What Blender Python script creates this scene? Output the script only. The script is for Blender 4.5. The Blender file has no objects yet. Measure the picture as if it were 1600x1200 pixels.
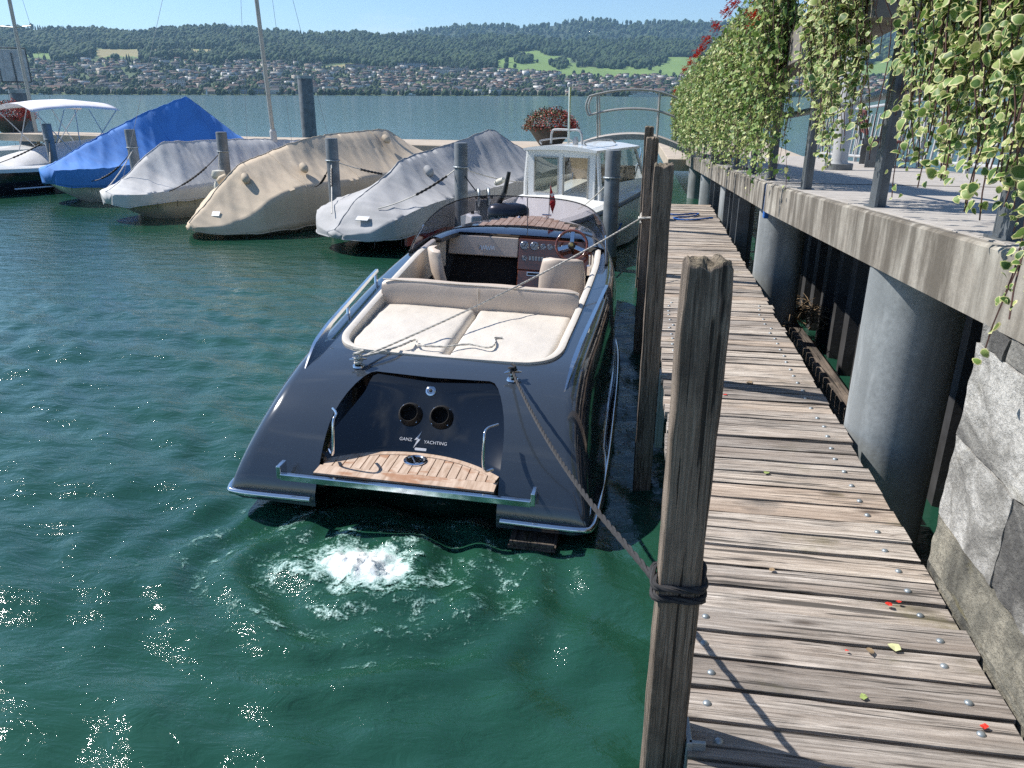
import bpy, bmesh, math, random
import numpy as np
from mathutils import Vector, Matrix, Euler, noise as mnoise
R = math.radians
random.seed(7); rng = np.random.default_rng(7)
sc = bpy.context.scene
COL = sc.collection

# ------------------------------------------------------------------ camera
cam_d = bpy.data.cameras.new("camera"); cam = bpy.data.objects.new("camera", cam_d); COL.objects.link(cam)
yaw, pitch, roll = R(9.14), R(20.6), R(0.2)
fw = Vector((-math.sin(yaw)*math.cos(pitch), math.cos(yaw)*math.cos(pitch), -math.sin(pitch)))
rt = Vector((math.cos(yaw), math.sin(yaw), 0)); up = rt.cross(fw)
rt2 = rt*math.cos(roll) + up*math.sin(roll); up2 = -rt*math.sin(roll) + up*math.cos(roll)
mw = Matrix((rt2, up2, -fw)).transposed().to_4x4(); mw.translation = Vector((0, 0, 2.65))
cam.matrix_world = mw
cam_d.sensor_width = 36; cam_d.lens = 1202/1600*36
cam_d.clip_start = 0.05; cam_d.clip_end = 20000
sc.camera = cam

# ------------------------------------------------------------------ sky and sun
SUN_EL, SUN_AZ = 47.0, -76.0          # azimuth measured from +Y towards +X
sdir = Vector((math.sin(R(SUN_AZ))*math.cos(R(SUN_EL)), math.cos(R(SUN_AZ))*math.cos(R(SUN_EL)), math.sin(R(SUN_EL))))
w = bpy.data.worlds.new("World"); sc.world = w; w.use_nodes = True
nt = w.node_tree; nt.nodes.clear()
out = nt.nodes.new("ShaderNodeOutputWorld"); bg = nt.nodes.new("ShaderNodeBackground")
sky = nt.nodes.new("ShaderNodeTexSky"); sky.sky_type = 'NISHITA'; sky.sun_disc = False
sky.sun_elevation = R(SUN_EL); sky.sun_rotation = R(SUN_AZ); sky.altitude = 400
sky.air_density = 1.0; sky.dust_density = 0.0; sky.ozone_density = 6.0
bg.inputs[1].default_value = 0.105
# thin fair-weather cloud wisps over the whole sky
tc = nt.nodes.new("ShaderNodeTexCoord"); mp = nt.nodes.new("ShaderNodeMapping"); mp.inputs['Scale'].default_value = (1, 1, 4.5)
cn = nt.nodes.new("ShaderNodeTexNoise"); cn.inputs['Scale'].default_value = 2.6; cn.inputs['Detail'].default_value = 9; cn.inputs['Roughness'].default_value = .62
cr = nt.nodes.new("ShaderNodeValToRGB"); cr.color_ramp.elements[0].position = .55; cr.color_ramp.elements[1].position = .80
cr.color_ramp.elements[1].color = (.55, .55, .55, 1)
mxc = nt.nodes.new("ShaderNodeMixRGB"); mxc.inputs[2].default_value = (7.5, 8.0, 8.6, 1)
L = nt.links.new
L(tc.outputs['Generated'], mp.inputs[0]); L(mp.outputs[0], cn.inputs[0]); L(cn.outputs[0], cr.inputs[0])
L(cr.outputs[0], mxc.inputs[0]); L(sky.outputs[0], mxc.inputs[1]); L(mxc.outputs[0], bg.inputs[0]); L(bg.outputs[0], out.inputs[0])
sd = bpy.data.lights.new("sun", 'SUN'); sd.energy = 5.0; sd.angle = R(0.53); sd.color = (1, .955, .89)
sun = bpy.data.objects.new("sun", sd); COL.objects.link(sun); sun.rotation_euler = (-sdir).to_track_quat('-Z', 'Y').to_euler(); sun.location = (-20, 10, 30)
sc.view_settings.view_transform = 'Standard'; sc.view_settings.look = 'None'; sc.view_settings.gamma = 1
sc.view_settings.exposure = 0.5; sc.view_settings.use_curve_mapping = False
sc.cycles.use_denoising = False; sc.cycles.max_bounces = 8; sc.cycles.transparent_max_bounces = 12
sc.cycles.volume_bounces = 0; sc.cycles.caustics_reflective = False; sc.cycles.caustics_refractive = False
sc.cycles.sample_clamp_indirect = 2.5

# ------------------------------------------------------------------ helpers
def tag(o, label=None, cat=None, group=None, kind=None):
    if label: o["label"] = label
    if cat: o["category"] = cat
    if group: o["group"] = group
    if kind: o["kind"] = kind
    return o
def empty(name, loc=(0, 0, 0), rz=0, label=None, cat=None, group=None):
    o = bpy.data.objects.new(name, None); COL.objects.link(o); o.empty_display_size = .1
    o.location = loc; o.rotation_euler = (0, 0, rz); return tag(o, label, cat, group)
def link(name, me, mat=None, parent=None):
    o = bpy.data.objects.new(name, me); COL.objects.link(o)
    if mat is not None and not me.materials:
        for m in (mat if isinstance(mat, (list, tuple)) else [mat]): me.materials.append(m)
    if parent: o.parent = parent
    return o
def copy_tree(o, parent=None):
    c = o.copy(); COL.objects.link(c); c.parent = parent
    for ch in list(o.children): copy_tree(ch, c)
    return c

class MB:
    def __init__(s): s.v = []; s.f = []; s.mi = []; s.cur = 0
    def add(s, vs, fs):
        n = len(s.v); s.v += [tuple(v) for v in vs]; s.f += [tuple(i+n for i in f) for f in fs]; s.mi += [s.cur]*len(fs); return s
    def box(s, c, d, rot=None, taper=1.0):
        x, y, z = d[0]/2, d[1]/2, d[2]/2
        vs = [Vector((sx*x*(taper if sz > 0 else 1), sy*y*(taper if sz > 0 else 1), sz*z)) for sz in (-1, 1) for sy in (-1, 1) for sx in (-1, 1)]
        if rot is not None:
            m = rot if isinstance(rot, Matrix) else Euler(rot).to_matrix(); vs = [m @ v for v in vs]
        c = Vector(c); return s.add([v+c for v in vs], [(0, 2, 3, 1), (4, 5, 7, 6), (0, 1, 5, 4), (2, 6, 7, 3), (0, 4, 6, 2), (1, 3, 7, 5)])
    def tube(s, pts, r, n=8, caps=True, closed=False):
        pts = [Vector(p) for p in pts]; k = len(pts); rs = r if isinstance(r, (list, tuple)) else [r]*k
        vs = []; ref = None
        for i, p in enumerate(pts):
            a = pts[(i-1) % k] if (i > 0 or closed) else p; b = pts[(i+1) % k] if (i < k-1 or closed) else p
            t = (b-a).normalized()
            if ref is None: ref = t.orthogonal().normalized()
            ref = (ref - t*ref.dot(t)); ref = ref.normalized() if ref.length > 1e-6 else t.orthogonal().normalized()
            bn = t.cross(ref)
            for j in range(n):
                a2 = 2*math.pi*j/n; vs.append(p + (ref*math.cos(a2)+bn*math.sin(a2))*rs[i])
        fs = []
        for i in range(k if closed else k-1):
            for j in range(n):
                a, b = i*n+j, i*n+(j+1) % n; c, d = ((i+1) % k)*n+(j+1) % n, ((i+1) % k)*n+j
                fs.append((a, b, c, d))
        if caps and not closed: fs += [tuple(range(n))[::-1], tuple(range((k-1)*n, k*n))]
        return s.add(vs, fs)
    def cyl(s, a, b, r, n=16, r2=None): return s.tube([a, b], [r, r if r2 is None else r2], n)
    def lathe(s, prof, c=(0, 0, 0), n=24, axis='z'):
        c = Vector(c); vs = []
        for r, z in prof:
            for j in range(n):
                a = 2*math.pi*j/n
                v = Vector((r*math.cos(a), r*math.sin(a), z))
                if axis == 'y': v = Vector((v.x, -v.z, v.y))
                if axis == 'x': v = Vector((v.z, v.x, v.y))
                vs.append(v+c)
        fs = [(i*n+j, i*n+(j+1) % n, (i+1)*n+(j+1) % n, (i+1)*n+j) for i in range(len(prof)-1) for j in range(n)]
        if prof[0][0] > 1e-6: fs.append(tuple(range(n))[::-1])
        if prof[-1][0] > 1e-6: fs.append(tuple(range((len(prof)-1)*n, len(prof)*n)))
        return s.add(vs, fs)
    def loft(s, rings, closed=True, caps=True):
        n = len(rings[0]); vs = [v for r in rings for v in r]; fs = []
        for i in range(len(rings)-1):
            for j in range(n if closed else n-1):
                fs.append((i*n+j, i*n+(j+1) % n, (i+1)*n+(j+1) % n, (i+1)*n+j))
        if caps and closed: fs += [tuple(range(n))[::-1], tuple(range((len(rings)-1)*n, len(rings)*n))]
        return s.add(vs, fs)
    def prism(s, poly, z0, z1):     # poly in xy, extruded along z
        n = len(poly); vs = [(x, y, z0) for x, y in poly]+[(x, y, z1) for x, y in poly]
        fs = [tuple(range(n))[::-1], tuple(range(n, 2*n))]+[(i, (i+1) % n, n+(i+1) % n, n+i) for i in range(n)]
        return s.add(vs, fs)
    def mesh(s, name, smooth=None):
        me = bpy.data.meshes.new(name); me.from_pydata(s.v, [], s.f); 
        if any(s.mi): me.polygons.foreach_set('material_index', s.mi)
        bm = bmesh.new(); bm.from_mesh(me); bmesh.ops.recalc_face_normals(bm, faces=bm.faces); bm.to_mesh(me); bm.free()
        if smooth is not None:
            me.polygons.foreach_set('use_smooth', [True]*len(me.polygons)); me.set_sharp_from_angle(angle=R(smooth))
        me.update(); return me
    def build(s, name, mat=None, parent=None, smooth=None, bevel=0, seg=2):
        o = link(name, s.mesh(name, smooth), mat, parent)
        if bevel:
            b = o.modifiers.new("bevel", 'BEVEL'); b.width = bevel; b.segments = seg; b.limit_method = 'ANGLE'; b.angle_limit = R(40)
        return o

def catmull(xs, ys, q):
    """smooth interpolation of a table"""
    xs = list(xs); res = []
    for x in q:
        x = min(max(x, xs[0]), xs[-1]); i = max(0, min(len(xs)-2, int(np.searchsorted(xs, x, side='right'))-1))
        x0, x1 = xs[i], xs[i+1]; h = x1-x0; t = (x-x0)/h
        def sl(k):
            if k == 0: return (ys[1]-ys[0])/(xs[1]-xs[0])
            if k == len(xs)-1: return (ys[-1]-ys[-2])/(xs[-1]-xs[-2])
            return (ys[k+1]-ys[k-1])/(xs[k+1]-xs[k-1])
        m0, m1 = sl(i)*h, sl(i+1)*h
        res.append((2*t**3-3*t*t+1)*ys[i]+(t**3-2*t*t+t)*m0+(-2*t**3+3*t*t)*ys[i+1]+(t**3-t*t)*m1)
    return np.array(res)
def smooth_path(pts, n=8):
    pts = [Vector(p) for p in pts]; s = list(range(len(pts))); q = np.linspace(0, len(pts)-1, (len(pts)-1)*n+1)
    return [Vector(p) for p in zip(*[catmull(s, [p[k] for p in pts], q) for k in range(3)])]
def hang(a, b, sag, n=12):
    a, b = Vector(a), Vector(b)
    return [a.lerp(b, t)-Vector((0, 0, sag*4*t*(1-t))) for t in np.linspace(0, 1, n)]
def rope_mesh(mb, pts, r, twist=.0, n=6):      # laid rope: three strands round the path
    pts = [Vector(p) for p in pts]
    seg = [0]
    for a, b in zip(pts, pts[1:]): seg.append(seg[-1]+(b-a).length)
    N = min(900, max(8, int(seg[-1]/(r*1.3)))); path = []; k = 0
    for d in np.linspace(0, seg[-1], N):
        while k < len(pts)-2 and seg[k+1] < d: k += 1
        path.append(pts[k].lerp(pts[k+1], (d-seg[k])/max(1e-6, seg[k+1]-seg[k])))
    for st in range(3):
        sp = []
        for i, p in enumerate(path):
            t = (path[min(i+1, N-1)]-path[max(i-1, 0)]).normalized(); u = t.cross(Vector((.3, .2, .93))).normalized(); v = t.cross(u)
            a = i*1.3/3.2+st*2*math.pi/3; sp.append(p+(u*math.cos(a)+v*math.sin(a))*r*.5)
        mb.tube(sp, r*.56, 5)
    return mb

# ------------------------------------------------------------------ materials
def new_mat(name):
    m = bpy.data.materials.new(name); m.use_nodes = True; n = m.node_tree
    return m, n, n.nodes['Principled BSDF']
def nd(n, t, **kw):
    x = n.nodes.new(t)
    for k, v in kw.items():
        if k in x.inputs.keys(): x.inputs[k].default_value = v
        else: setattr(x, k, v)
    return x
def coords(n, scale=(1, 1, 1), rot=(0, 0, 0), rand=True, kind='Object'):
    tc = nd(n, 'ShaderNodeTexCoord'); mp = nd(n, 'ShaderNodeMapping'); mp.inputs['Scale'].default_value = scale; mp.inputs['Rotation'].default_value = rot
    src = tc.outputs[kind]
    if rand:
        oi = nd(n, 'ShaderNodeObjectInfo'); ml = nd(n, 'ShaderNodeMath', operation='MULTIPLY'); ml.inputs[1].default_value = 37.7
        ad = nd(n, 'ShaderNodeVectorMath', operation='ADD'); n.links.new(oi.outputs['Random'], ml.inputs[0]); n.links.new(src, ad.inputs[0]); n.links.new(ml.outputs[0], ad.inputs[1]); src = ad.outputs[0]
    n.links.new(src, mp.inputs[0]); return mp.outputs[0]
def ramp(n, fac, stops):
    r = nd(n, 'ShaderNodeValToRGB'); e = r.color_ramp.elements
    while len(e) < len(stops): e.new(.5)
    for el, (p, c) in zip(e, stops): el.position = p; el.color = (*c, 1) if len(c) == 3 else c
    n.links.new(fac, r.inputs[0]); return r.outputs[0]
def mixc(n, fac, a, b, mode='MIX'):
    m = nd(n, 'ShaderNodeMixRGB', blend_type=mode)
    for i, x in enumerate((fac, a, b)):
        if hasattr(x, 'links'): n.links.new(x, m.inputs[i])
        elif i == 0: m.inputs[0].default_value = x
        else: m.inputs[i].default_value = (*x, 1)
    return m.outputs[0]
def noise(n, vec, scale=5, detail=4, rough=.55, dist=0):
    t = nd(n, 'ShaderNodeTexNoise'); t.inputs['Scale'].default_value = scale; t.inputs['Detail'].default_value = detail
    t.inputs['Roughness'].default_value = rough; t.inputs['Distortion'].default_value = dist; n.links.new(vec, t.inputs[0]); return t.outputs[0]
def bump(n, b, h, strength=.3, dist=.01):
    bp = nd(n, 'ShaderNodeBump'); bp.inputs['Strength'].default_value = strength; bp.inputs['Distance'].default_value = dist
    n.links.new(h, bp.inputs['Height']); n.links.new(bp.outputs[0], b.inputs['Normal']); return bp
def simple(name, col, rough=.5, metal=0, var=.25, scale=6, coat=0, bmp=0, bdist=.004, spec=None, vec_scale=(1, 1, 1)):
    m, n, b = new_mat(name); v = coords(n, vec_scale); f = noise(n, v, scale, 5)
    d = tuple(c*(1-var) for c in col); l = tuple(min(1, c*(1+var*.6)) for c in col)
    n.links.new(ramp(n, f, [(.3, d), (.7, l)]), b.inputs['Base Color'])
    b.inputs['Metallic'].default_value = metal; b.inputs['Coat Weight'].default_value = coat; b.inputs['Coat Roughness'].default_value = .04
    rr = nd(n, 'ShaderNodeMapRange'); rr.inputs['To Min'].default_value = max(.02, rough*.8); rr.inputs['To Max'].default_value = min(1, rough*1.25)
    n.links.new(noise(n, v, scale*3.1, 3), rr.inputs[0]); n.links.new(rr.outputs[0], b.inputs['Roughness'])
    if spec is not None: b.inputs['Specular IOR Level'].default_value = spec
    if bmp: bump(n, b, noise(n, v, scale*5, 5), bmp, bdist)
    return m
def wood_mat(name, along='x', dark=(.07, .056, .046), mid=(.21, .175, .145), light=(.40, .35, .30), moss=0):
    m, n, b = new_mat(name)
    s = {'x': (1.3, 34, 34), 'y': (34, 1.3, 34), 'z': (62, 62, 1.5)}[along]; s2 = {'x': (.5, 5, 5), 'y': (5, .5, 5), 'z': (5, 5, .5)}[along]
    v = coords(n, s); v2 = coords(n, s2); v3 = coords(n)
    g = noise(n, v, 2.2, 7, .65, 1.1); g2 = noise(n, v2, 2.0, 4, .5, .6); kn = nd(n, 'ShaderNodeTexVoronoi')
    sk = {'x': (2.2, 7, 7), 'y': (7, 2.2, 7), 'z': (7, 7, 2.2)}[along]; n.links.new(coords(n, sk), kn.inputs[0]); kn.inputs['Scale'].default_value = 1.0
    c = ramp(n, g, [(.34, dark), (.47, mid), (.62, light)])
    c = mixc(n, ramp(n, g2, [(.35, (0, 0, 0)), (.7, (.65, .65, .65))]), c, (.30, .245, .20), 'MIX')
    c = mixc(n, ramp(n, kn.outputs['Distance'], [(.05, (.85, .85, .85)), (.17, (0, 0, 0))]), c, (.075, .055, .042))
    oi = nd(n, 'ShaderNodeObjectInfo'); br = ramp(n, oi.outputs['Random'], [(0, (.62, .60, .59)), (.3, (.95, .92, .9)), (.7, (1.12, 1.08, 1.03)), (1, (.98, .86, .76))])
    c = mixc(n, 1.0, c, br, 'MULTIPLY')
    st = ramp(n, noise(n, v3, 3.2, 5, .6), [(.53, (0, 0, 0)), (.72, (.7, .7, .7))])
    c = mixc(n, st, c, tuple(x*.42 for x in mid))
    sc_ = {'x': (.9, 30, 30), 'y': (30, .9, 30), 'z': (46, 46, .8)}[along]; crk = noise(n, coords(n, sc_), 1.5, 3, .5, .8)
    c = mixc(n, ramp(n, crk, [(.585, (0, 0, 0)), (.63, (.92, .92, .92))]), c, tuple(x*.35 for x in dark))
    if moss: c = mixc(n, ramp(n, noise(n, v3, 1.7, 6, .7), [(.60, (0, 0, 0)), (.72, (moss, moss, moss))]), c, (.13, .115, .03))
    n.links.new(c, b.inputs['Base Color']); b.inputs['Roughness'].default_value = .85
    hgt = mixc(n, ramp(n, crk, [(.575, (0, 0, 0)), (.64, (1, 1, 1))]), g, (0, 0, 0)); bump(n, b, hgt, 1.0, .008); return m
def streak_mat(name, base, dark, light, amt=.8, horizontal=False, bd=.012):
    m, n, b = new_mat(name); v = coords(n, (2.6, 2.6, .45) if not horizontal else (1, 1, 1)); v2 = coords(n)
    s = noise(n, v, 1.6, 6, .62); g = noise(n, v2, 34, 6, .7); l = noise(n, v2, 2.3, 5, .6)
    c = ramp(n, g, [(.32, tuple(x*.72 for x in base)), (.66, base)])
    c = mixc(n, ramp(n, l, [(.46, (0, 0, 0)), (.66, (.75, .75, .75))]), c, light)
    c = mixc(n, ramp(n, s, [(.41, (0, 0, 0)), (.57, (amt, amt, amt))]), c, dark)
    n.links.new(c, b.inputs['Base Color']); b.inputs['Roughness'].default_value = .9
    bump(n, b, mixc(n, .5, g, l), .8, bd); return m
def cloth_mat(name, col, var=.14):
    m, n, b = new_mat(name); v = coords(n)
    c = ramp(n, noise(n, v, 1.6, 6, .6), [(.3, tuple(x*(1-var) for x in col)), (.7, tuple(min(1, x*(1+var)) for x in col))])
    n.links.new(c, b.inputs['Base Color']); b.inputs['Roughness'].default_value = .8
    wr = noise(n, coords(n, (1., 3.5, .8)), 2.2, 4, .5, .4); bump(n, b, wr, .35, .03); return m

M = {}
M['plank'] = wood_mat('weathered_plank', 'x', (.145, .126, .108), (.41, .372, .330), (.65, .605, .55), moss=.55)
M['post'] = wood_mat('weathered_post', 'z', (.028, .021, .016), (.115, .088, .068), (.27, .222, .182))
M['dark_wood'] = wood_mat('wet_timber', 'y', (.02, .017, .014), (.06, .05, .042), (.12, .10, .085), moss=.6)
M['concrete'] = streak_mat('stained_concrete', (.33, .30, .255), (.075, .063, .048), (.45, .425, .37), .85, bd=.006)
M['concrete_top'] = simple('walkway_concrete', (.40, .37, .335), .9, var=.22, scale=9, bmp=.4, bdist=.006)
def rock_mat(name, dark, mid, light, moss, bd):
    m, n, b = new_mat(name); v = coords(n); big = noise(n, v, 2.6, 8, .62, .6); gr = noise(n, v, 45, 5, .75); pit = noise(n, v, 16, 6, .65)
    c = ramp(n, big, [(.36, dark), (.47, mid), (.56, light)]); c = mixc(n, ramp(n, gr, [(.35, (.55, .55, .55)), (.6, (0, 0, 0))]), c, tuple(x*.5 for x in mid))
    c = mixc(n, ramp(n, noise(n, v, 3.1, 6, .7, 1.), [(.58, (0, 0, 0)), (.68, (moss, moss, moss))]), c, (.20, .165, .045))
    n.links.new(c, b.inputs['Base Color']); b.inputs['Roughness'].default_value = .92; bump(n, b, mixc(n, .45, pit, gr), 1.0, bd); return m
M['stone'] = rock_mat('rough_limestone', (.075, .073, .070), (.30, .29, .265), (.56, .545, .51), .25, .03)
M['stone2'] = rock_mat('mossy_limestone', (.06, .058, .05), (.19, .18, .145), (.34, .315, .25), .7, .035)
M['galv'] = simple('galvanised_steel', (.30, .335, .355), .45, .55, .28, 3.2)
M['pile'] = simple('painted_steel_pile', (.17, .185, .195), .55, .25, .35, 5, bmp=.15)
M['column'] = streak_mat('zinc_coated_column', (.34, .37, .38), (.16, .175, .18), (.44, .465, .47), .7, bd=.0015)
M['rail_steel'] = simple('dark_galvanised_post', (.135, .150, .162), .5, .4, .35, 4)
M['chrome'] = simple('polished_steel', (.78, .79, .80), .12, 1, .05, 3)
M['black'] = simple('black_rubber', (.012, .012, .013), .55, 0, .2)
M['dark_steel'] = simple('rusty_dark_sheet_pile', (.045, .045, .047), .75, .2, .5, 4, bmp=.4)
M['rope_white'] = simple('white_rope', (.62, .59, .53), .9, 0, .25, 40)
M['rope_dark'] = simple('charcoal_rope', (.035, .034, .036), .9, 0, .35, 60)
M['rope_blue'] = simple('blue_rope', (.015, .12, .42), .8, 0, .2, 40)
M['white_paint'] = simple('white_gelcoat', (.74, .74, .72), .28, 0, .06, 2, coat=.4)
M['cream_hull'] = simple('cream_gelcoat', (.58, .55, .47), .35, 0, .14, 3, coat=.3)
M['black_hull'] = simple('black_gelcoat', (.010, .010, .014), .15, 0, .2, 3, coat=.6)
M['red_hull'] = simple('red_gelcoat', (.22, .012, .015), .3, 0, .15, 3, coat=.4)
M['tan_cloth'] = cloth_mat('tan_canvas', (.56, .455, .335))
M['grey_cloth'] = cloth_mat('silver_grey_canvas', (.54, .535, .53))
M['dark_cloth'] = cloth_mat('slate_grey_canvas', (.375, .375, .38))
M['blue_cloth'] = cloth_mat('royal_blue_canvas', (.05, .20, .56))
M['white_cloth'] = cloth_mat('white_canvas', (.72, .70, .74))
M['fender'] = simple('off_white_vinyl', (.60, .58, .50), .5, 0, .12)
M['leather'] = simple('cream_vinyl_upholstery', (.66, .605, .53), .42, 0, .08, 2.2, bmp=.5, bdist=.012)
M['leather_tan'] = simple('beige_vinyl_upholstery', (.58, .48, .395), .5, 0, .08, 7, bmp=.12, bdist=.008)
M['mahogany'] = simple('varnished_mahogany', (.17, .048, .022), .16, 0, .5, 5, coat=1, vec_scale=(1, 1, 9))
M['paint'] = simple('gunmetal_gloss_paint', (.044, .056, .073), .13, .15, .10, 1.5, coat=1)
M['paint_dark'] = simple('dark_gloss_paint', (.004, .005, .007), .08, 0, .08, 2, coat=1)
M['floor_dark'] = simple('dark_cockpit_carpet', (.012, .010, .010), .9)
def teak():
    m, n, b = new_mat('sun_bleached_teak'); v = coords(n, (12, 1.2, 12)); g = noise(n, v, 3, 6, .6, .5)
    c = ramp(n, g, [(.3, (.36, .25, .175)), (.6, (.56, .43, .335)), (.8, (.64, .52, .42))])
    wet = ramp(n, noise(n, coords(n, (3, 9, 3)), 1.3, 4), [(.56, (0, 0, 0)), (.66, (.8, .8, .8))])
    c = mixc(n, wet, c, (.34, .165, .085)); n.links.new(c, b.inputs['Base Color']); b.inputs['Roughness'].default_value = .6; bump(n, b, g, .2, .002); return m
M['teak'] = teak()
def glass(name, tint, rough=.0, alpha=.5):
    m, n, b = new_mat(name); n.nodes.remove(b); o = n.nodes['Material Output']
    tr = nd(n, 'ShaderNodeBsdfTransparent'); tr.inputs[0].default_value = (*tint, 1); gl = nd(n, 'ShaderNodeBsdfGlossy'); gl.inputs['Roughness'].default_value = .02
    fr = nd(n, 'ShaderNodeFresnel'); ge = nd(n, 'ShaderNodeNewGeometry'); mr = nd(n, 'ShaderNodeMapRange'); mr.inputs['To Min'].default_value = 1.45; mr.inputs['To Max'].default_value = 1/1.45; n.links.new(ge.outputs['Backfacing'], mr.inputs[0]); n.links.new(mr.outputs[0], fr.inputs[0]); mx = nd(n, 'ShaderNodeMixShader')
    n.links.new(fr.outputs[0], mx.inputs[0]); n.links.new(tr.outputs[0], mx.inputs[1]); n.links.new(gl.outputs[0], mx.inputs[2]); n.links.new(mx.outputs[0], o.inputs[0]); return m
M['smoked'] = glass('smoked_acrylic', (.77, .75, .78))
M['clear'] = glass('clear_pane', (.78, .80, .78))
M['dial'] = simple('white_dial', (.72, .72, .70), .3, 0, .03)
M['red'] = simple('red_flag_cloth', (.52, .015, .02), .7, 0, .1)
M['flower'] = simple('scarlet_petal', (.62, .03, .015), .55, 0, .4, 30)
M['soil_bowl'] = simple('brown_concrete_bowl', (.12, .11, .10), .85, 0, .3, 5, bmp=.3)
M['planter'] = simple('grey_planter_box', (.20, .18, .16), .8, 0, .25, 4)
M['stem'] = simple('reddish_stem', (.115, .055, .045), .7, 0, .3, 20)
M['twig'] = simple('dead_reed', (.24, .17, .10), .9, 0, .5, 14)
M['alu'] = simple('mast_aluminium', (.42, .40, .36), .4, .3, .1)
M['wire'] = simple('steel_wire', (.25, .26, .27), .4, .8)
M['dark_glass'] = simple('dark_glass', (.02, .02, .022), .08, 0, .1)
M['bench_red'] = simple('red_brown_slats', (.14, .035, .03), .6, 0, .2)
M['rail_white'] = simple('white_railing_paint', (.42, .43, .44), .5, 0, .1)
M['text_white'] = simple('white_lettering', (.68, .69, .71), .35, .2, .02)
# ------------------------------------------------------------------ lake
CH = (-1.5, 3.72)          # centre of the churning water behind the stern
def grow(a, step, end, f=1.13):
    r = []; s = step
    while abs(a) < abs(end) if a*end > 0 else True:
        a = a+s; r.append(a); s *= f
        if (s > 0 and a > end) or (s < 0 and a < end): break
    return r
def wave_z(X, Y):
    Zz = np.zeros_like(X); r = np.random.default_rng(3)
    for k in range(30):
        lam = r.uniform(.20, 1.0); a = R(r.normal(62, 26)); ph = r.uniform(0, 6.28); amp = .0060*lam**.9
        wob = .35*np.sin(X*r.uniform(.5, 1.4)+Y*r.uniform(.5, 1.4)+ph)
        Zz += amp*np.sin(2*np.pi/lam*(X*math.cos(a)+Y*math.sin(a))+ph+wob*2)
    d = np.hypot(X-CH[0], (Y-CH[1])*1.05)+.06*np.sin(5*np.arctan2(Y-CH[1], X-CH[0])+1)
    Zz += .020*np.cos(2*np.pi*d/.36)*np.exp(-((d-.75)/.75)**2)+.03*np.exp(-(d/.33)**2)
    fade = np.clip((9.5+X)/2.5, 0, 1)*np.clip((2.2-X)/.5, 0, 1)*np.clip((Y-.7)/.6, 0, 1)*np.clip((12-Y)/3.5, 0, 1)
    return Zz*fade
def water():
    xs = grow(-9.0, -.06, -7000)[::-1]+list(np.arange(-9, 1.9, .04))+grow(1.9, .06, 6000)
    ys = grow(.6, -.06, -300)[::-1]+list(np.arange(.6, 12, .04))+grow(12, .06, 1990)
    X, Y = np.meshgrid(np.array(xs), np.array(ys)); Zz = wave_z(X, Y); nv = X.size; ny, nx = X.shape
    me = bpy.data.meshes.new('lake'); me.vertices.add(nv)
    me.vertices.foreach_set('co', np.stack([X, Y, Zz], -1).astype(np.float32).ravel())
    i = (np.arange(ny-1)[:, None]*nx+np.arange(nx-1)[None]).ravel(); q = np.stack([i, i+1, i+nx+1, i+nx], -1).ravel(); nf = len(i)
    me.loops.add(nf*4); me.loops.foreach_set('vertex_index', q); me.polygons.add(nf); me.polygons.foreach_set('loop_start', np.arange(nf)*4)
    me.polygons.foreach_set('use_smooth', [True]*nf); me.update(calc_edges=True)
    m, n, b = new_mat('lake_water'); b.inputs['IOR'].default_value = 1.5; b.inputs['Roughness'].default_value = .025
    v = coords(n, (1, 1, 1), rand=False); deep = noise(n, v, .35, 3)
    n.links.new(ramp(n, deep, [(.3, (.009, .048, .031)), (.7, (.017, .072, .044))]), b.inputs['Base Color'])
    va = coords(n, (1.25, 3.1, 1), (0, 0, R(-28)), rand=False); vb = coords(n, (1, 1.9, 1), (0, 0, R(15)), rand=False)
    h1 = noise(n, va, 1.1, 5, .55, .5); h2 = noise(n, vb, 4.6, 5, .62, .9)
    ad = nd(n, 'ShaderNodeMath', operation='MULTIPLY_ADD'); n.links.new(h2, ad.inputs[0]); ad.inputs[1].default_value = .36; n.links.new(h1, ad.inputs[2])
    bp = bump(n, b, ad.outputs[0], 1.0, .036)
    ln = nd(n, 'ShaderNodeVectorMath', operation='LENGTH'); n.links.new(coords(n, (1, 1, 0), rand=False), ln.inputs[0])
    for lo, hi, sock in ((1.0, .22, bp.inputs['Strength']), (.032, .13, b.inputs['Roughness'])):     # short ripples inside the harbour, an even breeze-roughened lake outside
        mr = nd(n, 'ShaderNodeMapRange'); mr.inputs['From Min'].default_value = 9; mr.inputs['From Max'].default_value = 70; mr.inputs['To Min'].default_value = lo; mr.inputs['To Max'].default_value = hi
        n.links.new(ln.outputs['Value'], mr.inputs[0]); n.links.new(mr.outputs[0], sock)
    o = link('lake', me, m); o['kind'] = 'structure'; return o
water()

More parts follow.
